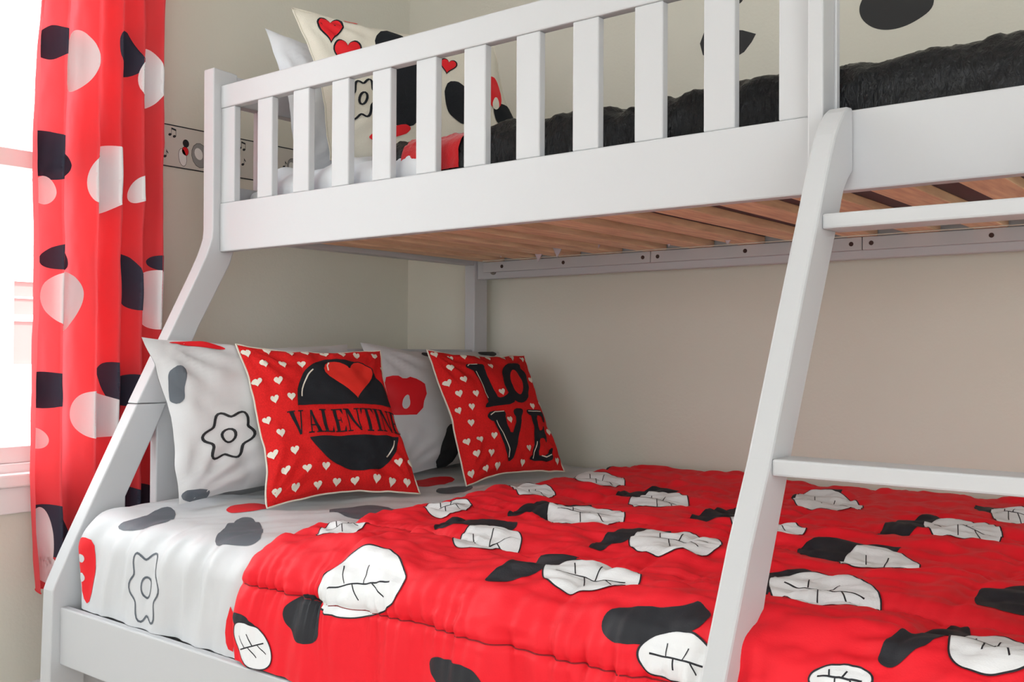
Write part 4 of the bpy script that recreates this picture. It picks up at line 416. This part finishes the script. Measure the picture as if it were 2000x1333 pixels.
# ------------------------------------------------------------------ bunk bed
BX0, BX1 = -2.068, -0.10
bed = empty('bunk_bed', ((BX0 + BX1) / 2, 1.75, FZ), 'white painted wooden twin-over-full bunk bed with slatted guard rail', 'bunk bed')
upper_leg = [(1.431, 1.681), (1.432, 1.292), (1.430, 1.270), (1.423, 1.249), (1.415, 1.228), (1.396, 1.188), (1.2365, .8795), (1.312, .8795), (1.3945, 1.054), (1.465, 1.180), (1.482, 1.210), (1.491, 1.2375), (1.499, 1.27), (1.499, 1.677)]
lower_leg = [(1.2365, .878), (1.0815, .569), (1.0526, .5066), (1.0476, .493), (1.0422, .3055), (1.034, FZ), (1.12, FZ), (1.12, .34), (1.2115, .40), (1.2115, .674), (1.2785, .807), (1.312, .878)]
for xa, xb, sg in ((-2.109, BX0, 1), (BX1, BX1 + .041, -1)):
    prism('post', bed, upper_leg, 0, xa, xb, 'paint', .003)
    prism('leg', bed, lower_leg, 0, xa, xb, 'paint', .003)
    box('post', bed, xa, xb, 2.392, 2.455, FZ, 1.681, 'paint', .003)
    box('headboard_panel' if sg > 0 else 'footboard_panel', bed, xa + .006, xb - .008, 1.291, 2.392, .12, 1.006 if sg > 0 else .60, 'paint', .003)
    box('panel_board', bed, xa + .008, xb - .012, 1.12, 1.291, .12, .36, 'paint', .002)
    box('end_rail', bed, xa + .003, xb - .003, 1.499, 2.392, 1.601, 1.672, 'paint', .003)
    box('end_rail', bed, xa + .003, xb - .001, 1.499, 2.392, 1.271, 1.40, 'paint', .003)
    for k in range(6): box('end_slat', bed, xa + .010, xb - .010, 1.570 + k * .13, 1.625 + k * .13, 1.40, 1.601, 'paint', .002)
box('guard_rail', bed, BX0, -.589, 1.450, 1.475, 1.585, 1.640, 'paint', .003)
box('side_panel', bed, BX0, BX1, 1.450, 1.475, 1.2377, 1.355, 'paint', .003)
for a, b in ((-2.068, -2.014), (-1.927, -1.872), (-1.798, -1.743), (-1.668, -1.613), (-1.541, -1.486), (-1.414, -1.359), (-1.286, -1.231), (-1.157, -1.102), (-1.029, -.974), (-.901, -.846), (-.771, -.716), (-.643, -.590)):
    box('guard_slat', bed, a, b, 1.4525, 1.4705, 1.355, 1.585, 'paint', .0025)
box('guard_post', bed, -.589, -.565, 1.432, 1.478, 1.24, 1.70, 'paint', .003)
box('guard_post', bed, -.585, -.562, 1.4785, 1.492, 1.28, 1.70, 'paint', .002)
cyl('screw_cap', bed, (-.577, 1.4325, 1.255), (-.577, 1.4295, 1.255), .006, 'paint', 14, .004)
box('guard_post', bed, -.140, -.116, 1.432, 1.478, 1.24, 1.70, 'paint', .003)
box('side_rail', bed, BX0, BX1, 1.0636, 1.0824, .337, .457, 'paint', .003)
box('side_rail', bed, BX0, BX1, 2.43, 2.452, .337, .457, 'paint', .003)
box('mattress_support', bed, BX0, BX1, 1.0826, 2.43, .355, .375, 'wood')
# rail behind the slats: an upper ledger in three lengths, a lower lip
box('back_rail', bed, BX0, BX1, 2.404, 2.43, 1.2265, 1.42, 'paint', .003)
for a, b in ((-2.03, -1.429), (-1.427, -.847), (-.845, -.12)): box('ledger', bed, a, b, 2.388, 2.404, 1.2465, 1.278, 'paint', .0015)
for x in (-1.954, -1.722, -1.452, -1.405, -1.147, -.872, -.824, -.560, -.30): cyl('screw_hole', bed, (x, 2.3885, 1.262), (x, 2.3872, 1.262), .0055, 'hole', 14)
cyl('bolt', bed, (-2.0, 2.404, 1.25), (-2.0, 2.400, 1.25), .011, 'steel', 18)
cyl('bolt_socket', bed, (-1.999, 2.4005, 1.25), (-1.999, 2.3992, 1.25), .005, 'hole', 6)
box('ledger', bed, -2.03, -.12, 1.475, 1.493, 1.245, 1.278, 'paint', .0015)
k = 0; x = -.455 + .1425 * 2
rs = random.Random(4)
while x - .0 > -2.06:
    if x + .07 < -.11: box('bed_slat', bed, x, x + .07, 1.478, 2.400, 1.2785, 1.2965, 'wood', .0015)
    x -= .1425
tube('slat_cord', bed, [(-2.0, 2.352, 1.2775), (-1.6, 2.352, 1.2768), (-1.1, 2.351, 1.2768), (-.6, 2.352, 1.2768), (-.13, 2.352, 1.2775)], .0016, 'linen_cream', 6)

# ladder leaning on the bunk
lad = empty('bunk_ladder', (-.356, .8, FZ), 'white painted wooden ladder with flat rungs leaning against the upper bunk', 'ladder')
stile = [(1.447, 1.3575), (1.432, 1.356), (1.4147, 1.3463), (1.396, 1.3285), (1.380, 1.3087), (1.362, 1.277), (1.345, 1.243), (1.326, 1.202), (1.167, .8675), (1.1118, .767), (1.049, .633), (.763, FZ), (.847, FZ),
         (1.129, .625), (1.1605, .7115), (1.2132, .825), (1.2417, .8878), (1.402, 1.206), (1.4075, 1.220), (1.415, 1.234), (1.431, 1.251), (1.4492, 1.265)]
for a, b in ((-.558, -.526), (-.186, -.154)): prism('stile', lad, stile, 0, a, b, 'paint', .004)
for zt, y in ((1.190, 1.330), (.869, 1.170), (.530, 1.005), (.209, .850)):
    box('rung', lad, -.526, -.186, y, y + .056, zt - .021, zt, 'paint', .003)

# ------------------------------------------------------------------ lower bed: mattress, sheet, duvet
def soft_box(name, parent, x0, x1, y0, y1, z0, z1, mt, r):
    o = box(name, parent, x0, x1, y0, y1, z0, z1, mt, r, 4)
    o.data.polygons.foreach_set("use_smooth", [True] * len(o.data.polygons)); return o
mt1 = empty('mattress', (-1.08, 1.77, .375), 'thick full-size mattress under the red and white bedding of the lower bed', 'mattress')
soft_box('mattress_core', mt1, -2.045, -.13, 1.118, 2.42, .376, .630, 'mattress_white', .045)
def profile(v, zt, yf, r, yb=2.47):
    """bedding section: flat top from the wall, rounded edge, hanging side; returns y, z, normal y, normal z"""
    v0 = yb - (yf + r); v1 = v0 + r * math.pi / 2
    th = np.clip((v - v0) / r, 0, math.pi / 2)
    y = np.where(v < v0, yb - v, yf + r - r * np.sin(th)); z = np.where(v < v0, zt, zt - r + r * np.cos(th))
    z = np.where(v > v1, zt - r - (v - v1), z)
    return y, z, -np.sin(th), np.cos(th)
def bed_cloth(U, V, zt, yf, disp, r=.075):
    uu, vv = np.meshgrid(U, V, indexing='ij')
    y, z, ny, nz = profile(vv, zt, yf, r)
    d = disp(uu, vv)
    return Cloth(U, V, np.stack([uu, y + ny * d, z + nz * d], -1), flip=True)
# white sheet over the head half
def sheet_disp(u, v):
    end = np.clip((-2.0 - u) / .06, 0, 1); drop = -.06 * (1 - np.sqrt(np.maximum(0, 1 - end ** 2)))
    side = sstep(1.30, 1.43, v)
    fold = np.sin(u * 62 + 5 * vnoise(u * 7, v * 2.5, 9) + 1.5 * (v - 1.4) * 9)
    fold = fold * (1 - .9 * np.exp(-((u + 1.772) / .085) ** 4))
    wr = .007 * fbm(u * 16 + v * 5, v * 3, 5) * (0.25 + side) + .0075 * side * np.sign(fold) * np.abs(fold) ** .7 * (.4 + .6 * sstep(-.2, .6, vnoise(u * 5, v * 2, 14)))
    top = (.006 * fbm(u * 7, v * 7, 11) + .003 * fbm(u * 24 + v * 18, v * 8, 13, 2)) * (1 - side)
    rid = -.006 * side * np.exp(-((u + 1.60 + .25 * (v - 1.4)) / .02) ** 2) + .009 * side * np.exp(-((u + 1.555 + .25 * (v - 1.4)) / .018) ** 2)
    return drop + wr + top + rid + .004 * side
Us = np.linspace(-2.058, -1.40, 90); Vs = np.concatenate([np.linspace(0.0, 1.2, 90)[:-1], np.linspace(1.2, 1.555, 50)])
sheet = bed_cloth(Us, Vs, .66, 1.085, sheet_disp)
sh = empty('bed_sheet', (-1.73, 1.77, .66), 'white printed sheet turned down over the head of the lower bed', 'sheet')
sh = sheet.mesh('sheet_fabric', 'sheet_white', sh)
KEY = {'K': 'print_grey', 'W': 'sheet_white', 'R': 'print_red'}
for k, p in SHP: sheet.decal({'K': 'blot_print', 'W': 'dot_print', 'R': 'red_print'}[k], [(KEY[k], p, 1 if k == 'W' else 0)], sh)
fl = []; f2 = []
for i in range(60):
    t = 2 * math.pi * i / 60; rr = .064 * (1 + .16 * math.cos(6 * t + .6)); fl.append((-1.772 + .8 * rr * math.cos(t), 1.474 + rr * math.sin(t)))
    f2.append((-1.772 + .016 * math.cos(t), 1.474 + .02 * math.sin(t)))
sheet.decal('flower_outline', [('print_grey', q) for q in stroke(fl, .0022, True) + stroke(f2[::3], .0022, True)], sh)

# red duvet
SEAM = 1.44; STEP = .27
def duvet_disp(u, v):
    ph = np.abs((v - SEAM) / STEP - np.round((v - SEAM) / STEP)) * 2      # 0 on a seam, 1 between
    puff = (.012 - .006 * sstep(1.25, 1.4, v)) * (1 - np.exp(-ph / .22)) - .004 * np.exp(-(ph / .04) ** 2)
    dv = np.abs(v - SEAM - STEP * np.round((v - SEAM) / STEP))
    gather = np.exp(-dv / .04) * (.0026 * np.sin(u * 230 + 12 * vnoise(u * 14, v * 2, 3)) + .0022 * np.sin(u * 97 + 6 * vnoise(u * 9, v, 4))) * (.45 + sstep(1.2, 1.42, v))
    side = sstep(1.36, 1.50, v)
    hang = side * (.013 * fbm(u * 13 + v * 2, v * 2, 21) + .0055 * np.sin(u * 58 + 5 * vnoise(u * 8, v * 3, 6) + 10 * (v - 1.4)))
    top = (1 - side) * (.008 * fbm(u * 5, v * 6, 31) + .007 * fbm(u * 8 + v * 14, v * 26 - u * 6, 41, 2) + .004 * fbm(u * 20 - v * 9, v * 45 + u * 12, 47, 2))
    sx = .006 * np.exp(-((((u + 1.46) % .44) - .22) / .012) ** 2) * (1 - side)
    edge = 1 - np.clip((u + 1.475) / .035, 0, 1); lip = -.020 * (1 - np.sqrt(np.maximum(0, 1 - edge ** 2)))
    back = -.02 * sstep(.06, 0, v)
    return np.maximum(puff + gather + hang + top - sx, -.010) + lip + back
Ud = np.concatenate([np.linspace(-1.475, -1.43, 8)[:-1], np.linspace(-1.43, -.112, 300)])
Vd = np.concatenate([np.linspace(.0, 1.15, 150)[:-1], np.linspace(1.15, 1.40, 50)[:-1], np.linspace(1.40, 1.48, 34)[:-1], np.linspace(1.48, 1.575, 24)])
duvet = bed_cloth(Ud, Vd, .672, 1.073, duvet_disp)
# the turned-back edge runs a little askew
sk = np.interp(Vd, [0, .4, .7, 1.1, 1.3, 1.5, 1.6], [-.035, -.035, -.005, .02, .05, -.005, .0])
duvet.P[:, :, 0] += sk[None, :] * np.clip(1 - (Ud - Ud[0]) / .3, 0, 1)[:, None]
dv = empty('duvet', (-.79, 1.77, .66), 'red quilted duvet with white leaf and black blot print on the lower bed', 'duvet')
dv = duvet.mesh('duvet_cover', 'duvet_red', dv)
tube('seam_thread', dv, [tuple(duvet.ev(u_, SEAM, .0004)) for u_ in np.linspace(-1.46, -.12, 260)], .0011, 'thread', 5)
KEY = {'K': 'duvet_black', 'W': 'duvet_white', 'R': 'print_red'}
for mo in DUV:
    it = []
    for k, p in mo:
        it.append((KEY[k], p, 1 if k == 'W' else 0))
        if k == 'W':
            A_ = np.array(p); c = A_.mean(0); e0 = c + .72 * (A_[0] - c); e1 = c + .72 * (A_[9 * len(p) // 18] - c)
            it += [('duvet_black', q, 2) for q in stroke([e0.tolist(), c.tolist(), e1.tolist()], .0011)]
            for f_, q_ in ((.45, 3), (-.15, 4), (.15, 14), (-.4, 13)):
                st = c + f_ * (e0 - c); en = st + .5 * (A_[q_ * len(p) // 18] - c)
                it += [('duvet_black', q, 2) for q in stroke([st.tolist(), en.tolist()], .0009)]
            it += [('duvet_black', q, 2) for q in stroke(p, .0011, True)]
    duvet.decal('leaf_print', it, dv)

# ------------------------------------------------------------------ pillows
def pillow_thing(name, label, cat, corners, T, front, back, group=None, pull=.045, seed=1, wr=.006, piping=None, n=40, sag=0.0, pw=2.4):
    TL, TR, BR, BL = [np.array(c, float) for c in corners]
    c0 = (BL + BR) / 2; e = empty(name, tuple(c0), label, cat, group)
    A = np.linspace(0, 1, n); a, b = np.meshgrid(A, A, indexing='ij')
    ap = a + pull * (1 - 2 * a) * np.abs(1 - 2 * a) ** 1.5 * np.sin(np.pi * b)
    bp = b + pull * (1 - 2 * b) * np.abs(1 - 2 * b) ** 1.5 * np.sin(np.pi * a)
    ap = ap + .012 * fbm(b * 4, a * 2, seed + 50) * np.abs(2 * a - 1); bp = bp + .010 * fbm(a * 4, b * 2, seed + 60) * np.abs(2 * b - 1)
    P = (TL * ((1 - ap) * bp)[..., None] + TR * (ap * bp)[..., None] + BR * (ap * (1 - bp))[..., None] + BL * ((1 - ap) * (1 - bp))[..., None])
    nrm = np.cross(TR - TL, TL - BL); nrm /= np.linalg.norm(nrm)
    ed = np.clip((1 - np.abs(2 * a - 1) ** pw) * (1 - np.abs(2 * b - 1) ** pw), 0, 1)
    t = T * ed ** .55 * (1 + sag * (.5 - b))
    w = wr * (fbm(a * 6 + b * 3, b * 6 - a * 2, seed) * .8 + .7 * fbm(a * 14, b * 5, seed + 9, 2) * (1 - ed)) * np.clip(ed * 4, 0, 1)
    # creases running in from the corners
    for cx, cy in ((0, 0), (1, 0), (0, 1), (1, 1)):
        r = np.hypot(a - cx, b - cy); th = np.arctan2(b - cy, a - cx); w = w + wr * .6 * np.exp(-((r - .22) / .14) ** 2) * np.sin(th * 16 + seed)
    F = P + nrm * (t + w)[..., None]; B = P - nrm * (t * .8 + w * .5)[..., None]
    cf = Cloth(A, A, F); cf.base = .0016; fo = cf.mesh('cover', front, e)
    cb = Cloth(A, A, B, flip=True); bo = cb.mesh('cover_back', back, e)
    if piping:
        ring = [tuple(P[i, 0]) for i in range(0, n)] + [tuple(P[n - 1, j]) for j in range(1, n)] + [tuple(P[i, n - 1]) for i in range(n - 2, -1, -1)] + [tuple(P[0, j]) for j in range(n - 2, 0, -1)]
        tube('piping', e, ring, .0022, piping, 6, True)
    return fo, cf
G1 = 'white pillowcases against the headboard'; G2 = 'square red heart cushions'
e, c = pillow_thing('bed_pillow', 'white satin pillow with a flower outline, nearest the red curtain', 'pillow',
                    [(-2.00, 1.205, 1.03), (-2.00, 1.80, 1.02), (-1.87, 1.79, .672), (-1.89, 1.225, .672)], .068, 'pillow_white', 'pillow_white', G1, seed=3, wr=.012, pull=.05)
KEY = {'K': 'print_grey', 'W': 'pillow_white', 'R': 'print_red'}
NM = {'K': 'blot_print', 'W': 'dot_print', 'R': 'red_print'}
for k, p in WH1: c.decal(NM[k], [(KEY[k], p, 0)], e)
c.decal('flower_outline', [('print_black', q) for q in stroke(WH1O[0], .0065, True)] + [('print_black', q) for q in stroke(WH1O[1], .006, True)], e)
e, c = pillow_thing('bed_pillow', 'white pillow with a red patch, between the two red heart cushions', 'pillow',
                    [(-2.00, 1.85, 1.022), (-1.99, 2.42, 1.0), (-1.87, 2.42, .672), (-1.87, 1.86, .672)], .06, 'pillow_white', 'pillow_white', G1, seed=8, wr=.008)
for k, p in WH2: c.decal(NM[k], [({'K': 'print_black', 'W': 'pillow_white', 'R': 'print_red'}[k], p, 1 if k == 'W' else 0)], e)

def hearts_on(c, e, avoid, s, mk, seed, nx=8, ny=9):
    r = random.Random(seed); it = []
    for j in range(ny):
        for i in range(nx):
            a = (i + .35 + .5 * (j % 2)) / nx + r.uniform(-.012, .012); b = (j + .5) / ny + r.uniform(-.012, .012)
            if a > .985 or a < .02: continue
            if any(inpoly((a + dx, b + dy), P) for P in avoid for dx in (-s, 0, s) for dy in (-s, 0, s)): continue
            c.decal('heart_print', [(mk, heart_poly(a, b, s, r.uniform(-.12, .12)), 0)], e)
# VALENTINE cushion
e, c = pillow_thing('heart_cushion', 'red heart-dotted cushion lettered VALENTINE with a red heart on a black disc', 'cushion',
                    [(-1.93, 1.40, 1.012), (-1.83, 1.755, 1.0), (-1.640, 1.705, .668), (-1.740, 1.348, .668)], .052, 'linen_red', 'linen_cream', G2, seed=12, wr=.007, piping='linen_cream', n=56)
disc = [(.60 + .355 * math.cos(t), .50 + .39 * math.sin(t)) for t in [2 * math.pi * i / 64 for i in range(64)]]
q0 = VAL['text'][0]
lft = lambda t: (1 - t) * q0[3][1] + t * q0[0][1]
VAL['oval_up'] = [(x, max(y, .545)) for x, y in disc if y > .54]; VAL['oval_dn'] = [(x, min(y, .345)) for x, y in disc if y < .35]
VAL['oval_up'] = [(.60 + .355 * math.cos(t), .50 + .39 * math.sin(t)) for t in np.linspace(.12, math.pi - .12, 30)]
VAL['oval_dn'] = [(.60 + .355 * math.cos(t), .50 + .39 * math.sin(t)) for t in np.linspace(math.pi + .42, 2 * math.pi - .42, 30)]
VAL['hl'] = [[(.60 + .325 * math.cos(t), .50 + .36 * math.sin(t)) for t in np.linspace(a, b_, 9)] for a, b_ in ((2.2, 2.85), (5.3, 5.75))]
med = c.decal('medallion_print', [('linen_black', VAL['oval_up'], 1), ('linen_black', VAL['oval_dn'], 1)] + [('linen_cream', q, 2) for s_ in VAL['hl'] for q in stroke(s_, .004)], e)
hp = [(.66 + .19 * 1.05 * x, .745 + .16 * y) for x, y in heart_poly(0, 0, 1)]
hp = chaikin(hp, 1)
c.decal('heart_motif', [('linen_bow', hp, 3)] + [('linen_black', q, 4) for q in stroke(hp, .004, True)] + [('linen_cream', q, 4) for q in stroke([(.51, .78), (.515, .82), (.535, .845)], .004)], e)
R_ = lambda x0, y0, x1, y1: [(x0, y0), (x1, y0), (x1, y1), (x0, y1)]
GL = {'V': (.84, [[(.06, 1), (.29, 1), (.49, 0), (.38, 0)], [(.65, 1), (.72, 1), (.49, 0), (.42, 0)], R_(-.02, .95, .38, 1), R_(.54, .95, .82, 1)]),
      'A': (.84, [[(.12, 0), (.19, 0), (.43, 1), (.37, 1)], [(.36, 1), (.46, 1), (.75, 0), (.53, 0)], R_(.2, .31, .6, .37), R_(0, 0, .3, .05), R_(.44, 0, .83, .05)]),
      'L': (.68, [R_(.1, 0, .28, 1), R_(0, .95, .38, 1), R_(0, 0, .62, .05), [(.5, .05), (.62, .05), (.63, .3)]]),
      'E': (.68, [R_(.1, 0, .28, 1), R_(0, .95, .6, 1), [(.48, .95), (.6, .95), (.6, .72)], R_(.28, .48, .46, .53), R_(.43, .38, .47, .63), R_(0, 0, .62, .05), [(.5, .05), (.62, .05), (.63, .3)]]),
      'N': (.92, [R_(.11, 0, .17, 1), [(.06, 1), (.29, 1), (.77, 0), (.66, .02)], R_(.70, .1, .77, 1), R_(-.01, .95, .2, 1), R_(.0, 0, .29, .05), R_(.58, .95, .88, 1)]),
      'T': (.80, [R_(.29, 0, .47, 1), R_(0, .95, .76, 1), [(0, .95), (.12, .95), (0, .7)], [(.64, .95), (.76, .95), (.76, .7)], R_(.18, 0, .58, .05)]),
      'I': (.42, [R_(.1, 0, .28, 1), R_(0, 0, .38, .05), R_(0, .95, .38, 1)])}
q0 = [(.175, .515), (.985, .515), (.985, .365), (.175, .365)]; tw = sum(GL[ch][0] for ch in 'VALENTINE'); x = 0; it = []
def qmap(s, t):
    (ax, ay), (bx, by), (cx, cy), (dx, dy) = q0
    bx = cx = .985
    return ((1 - s) * (t * ax + (1 - t) * dx) + s * (t * bx + (1 - t) * cx), (1 - s) * (t * ay + (1 - t) * dy) + s * (t * by + (1 - t) * cy))
for ch in 'VALENTINE':
    for p in GL[ch][1]: it.append(('linen_black', [qmap((x + u) / tw, v) for u, v in p], 1))
    x += GL[ch][0]
c.decal('lettering', it, e)
hearts_on(c, e, [VAL['oval_up'], VAL['oval_dn'], [qmap(0, 0), qmap(1, 0), qmap(1, 1), qmap(0, 1)]], .029, 'linen_cream', 2)
# LOVE cushion
e, c = pillow_thing('heart_cushion', 'red heart-dotted cushion with chunky black letters LOVE, nearest the back wall', 'cushion',
                    [(-1.84, 1.934, 1.003), (-1.79, 2.288, .994), (-1.605, 2.235, .674), (-1.650, 1.88, .668)], .05, 'linen_red', 'linen_cream', G2, seed=23, wr=.006, piping='linen_cream', n=56)
it = [('linen_black', LOV[k], 1) for k in 'LVE'] + [('linen_black', LOV['O'], 1), ('linen_red', LOV['Oi'], 2)] + [('linen_cream', q, 3) for s_ in LOV['hl'][:2] + LOV['hl'][3:8] for q in stroke(s_, .0035)]
c.decal('lettering', it, e)
hearts_on(c, e, [LOV[k] for k in ('L', 'O', 'V', 'E')], .029, 'linen_cream', 5)

# ------------------------------------------------------------------ upper bunk: mattress, pillows, blanket
mt2 = empty('mattress', (-1.08, 1.93, 1.297), 'white-covered twin mattress on the slats of the upper bunk', 'mattress')
soft_box('mattress_core', mt2, -2.05, -.115, 1.515, 2.40, 1.2975, 1.395, 'mattress_white', .03)
box('base_cloth', mt2, -2.04, -.12, 1.50, 2.396, 1.2968, 1.2974, 'mattress_grey')
rs = random.Random(7)
for x, s in ((-1.965, .5), (-1.86, .7), (-1.735, 1.3), (-1.655, 1.1), (-1.53, .6), (-1.14, 1.0), (-1.30, .8)):
    y = 2.26 + rs.uniform(0, .03); w = .022 * s
    prism('cover_scrap', mt2, [(x - w, 1.296), (x + w, 1.296), (x + w * .8, 1.289), (x + w * .1, 1.296 - .030 * s), (x - w * .5, 1.290)], 1, y, y + .0015, 'scrap')
def sheet2(u, v):
    return .010 * fbm(u * 12, v * 8, 71) + .012 * np.sin(u * 26 + 2) * sstep(.75, .85, v)
Uq = np.linspace(-2.045, -1.40, 70); Vq = np.concatenate([np.linspace(.10, .78, 30)[:-1], np.linspace(.78, 1.03, 40)])
def low(u): return -.03 * sstep(-1.93, -2.045, u)
c = bed_cloth(Uq, Vq, 1.425, 1.492, lambda u, v: np.clip(sheet2(u, v), -.004, .02) * sstep(1.03, .93, v) + low(u), r=.05)
us = empty('bed_sheet', (-1.72, 1.93, 1.39), 'plain white crumpled sheet on the upper bunk below the cream cushion', 'sheet')
c.mesh('sheet_fabric', 'pillow_blue_white', us)
e, c = pillow_thing('bed_pillow', 'plain white pillow on the upper bunk behind the cream cushion', 'pillow',
                    [(-2.02, 1.548, 1.795), (-2.02, 2.10, 1.785), (-1.90, 2.10, 1.425), (-1.93, 1.575, 1.425)], .055, 'pillow_blue_white', 'pillow_blue_white', seed=31, wr=.008)
e, c = pillow_thing('heart_cushion', 'cream linen cushion with red hearts and black blots on the upper bunk', 'cushion',
                    [(-1.95, 1.574, 1.838), (-1.71, 2.05, 1.81), (-1.55, 2.05, 1.45), (-1.80, 1.565, 1.445)], .055, 'linen_cream', 'linen_cream', seed=37, wr=.006, piping='linen_cream', n=50)
lay = {'K': 0, 'R': 1, 'W': 2}
for k, p in CRM: c.decal({'K': 'blot_print', 'R': 'heart_print', 'W': 'dot_print'}[k], [({'K': 'linen_black', 'R': 'print_red', 'W': 'linen_cream'}[k], p, lay[k])], e)
c.decal('flower_outline', [('linen_black', q, 1) for q in stroke(CRMO[0], .006, True)] + [('linen_black', q, 1) for q in stroke(CRMO[1], .006, True)], e)
# black fur blanket
def fur_disp(u, v):
    side = sstep(.80, .9, v)
    return np.clip(.010 * fbm(u * 11 + v * 6, v * 12, 81) + .005 * np.sin(u * 70 + v * 60 + 6 * vnoise(u * 9, v * 9, 87)) * sstep(.1, .5, vnoise(u * 4.3, v * 5, 89)) + .004 * fbm(u * 30, v * 22, 91, 2) + .0015 * fbm(u * 120, v * 120, 95, 2) - .005 * np.exp(-(((u + .47) * .6 + (v - .93)) / .008) ** 2) * sstep(-.60, -.5, u), -.012, .016) * (1 - .6 * sstep(.93, 1.0, v)) + .002 * sstep(-.6, -.5, u)
Ub = np.linspace(-1.56, -.115, 420); Vb = np.concatenate([np.linspace(.08, .78, 60)[:-1], np.linspace(.78, 1.09, 100)])
bl = bed_cloth(Ub, Vb, 1.447, 1.4975, fur_disp, r=.05)
be = empty('fur_blanket', (-.84, 1.93, 1.40), 'black plush fur blanket spread over the upper bunk', 'blanket')
be = bl.mesh('plush', 'fur', be)
MATS['fur_red'] = MATS['print_red']
mat('plush_red', (.62, .015, .02), .8, .2, bump=.5, bscale=260, sheen=.4); mat('plush_white', (.8, .79, .78), .8, .2, bump=.5, bscale=260, sheen=.3)
bl.decal('red_patch', [('plush_red', [(-1.485, .70), (-1.33, .70), (-1.335, 1.03), (-1.495, 1.03), (-1.50, .9)], 2)], be, base=.002)
bl.decal('dot_print', [('plush_white', ell(-1.385, .915, .022, .017, .3), 3)], be, base=.0022)
bl.decal('red_patch', [('plush_red', [(-1.26, .70), (-1.14, .70), (-1.14, .80), (-1.19, .885), (-1.25, .875)], 2)], be, base=.002)

# ------------------------------------------------------------------ curtain
cv = empty('curtain', (-2.36, 1.318, .428), 'red pleated curtain with large white and black spots hanging beside the window', 'curtain')
CY0, CY1 = 1.146, 1.474
Uc = np.linspace(CY0, CY1, 130); Zc = np.linspace(.428, 2.28, 220)
uu, zz = np.meshgrid(Uc, Zc, indexing='ij'); tt = (uu - CY0) / (CY1 - CY0)
ph = np.interp(tt, [0, .08, .22, .46, .64, .80, 1.0], [0, 1.2, 2.3, 4.2, 6.2, 8.0, 10.4]) * np.pi
amp = .036 * (.75 + .25 * sstep(2.2, 1.2, zz))
sn = np.sin(ph + .25 * np.sin(zz * 2.1) + .2 * fbm(zz * 2, tt * 3, 61))
xx = -2.36 + amp * (1 - 2 * np.abs(np.sin(.5 * ph + .12 * np.sin(zz * 2.1) + .1 * fbm(zz * 2, tt * 3, 61))) ** .8) + .004 * fbm(tt * 9, zz * 5, 65) + .0025 * fbm(tt * 20, zz * 14, 66, 2)
yy = uu + .010 * np.sin(zz * 3.1 + 1.0) * (1 - tt) ** 2 + .006 * np.sin(zz * 7) * (1 - tt) ** 3
cur = Cloth(Uc, Zc, np.stack([xx, yy, zz], -1))
cv = cur.mesh('curtain_panel', 'curtain_red', cv)
tube('hem', cv, [tuple(cur.P[i, 0]) for i in range(0, 130, 2)], .0018, 'curtain_red', 6)
for mo in CUR + [[(k, [(x_, z_ + .55) for x_, z_ in p]) for k, p in mo] for mo in CUR[2:4]]:
    cur.decal('leaf_print', [({'K': 'curtain_black', 'W': 'curtain_white'}[k], p, 1 if k == 'W' else 0) for k, p in mo], cv, base=.0009)
rd = empty('curtain_rod', (-2.36, .7, 2.29), 'slim metal curtain rod above the window, carrying the red curtain', 'curtain rod')
cyl('pole', rd, (-2.36, .02, 2.29), (-2.36, 1.56, 2.29), .010, 'lamp_metal', 14)
for y in (.02, 1.56): cyl('finial', rd, (-2.36, y - .02, 2.29), (-2.36, y + .02, 2.29), .018, 'lamp_metal', 14)
for y in (.08, 1.52): box('bracket', rd, XL, -2.352, y - .008, y + .008, 2.262, 2.278, 'lamp_metal', .002)

# ------------------------------------------------------------------ added ceiling lamp, out of view, as room fill light
lp = empty('added_fill_lamp', (.1, -.7, CEIL), 'added round flush lamp on the ceiling, out of view, giving fill light', 'ceiling lamp')
cyl('base', lp, (.1, -.7, CEIL - .03), (.1, -.7, CEIL), .17, 'lamp_metal', 32)
emit('fill_glow', (1.0, .93, .84), 7.0)
cyl('shade', lp, (.1, -.7, CEIL - .10), (.1, -.7, CEIL - .03), .11, 'fill_glow', 32, .16)
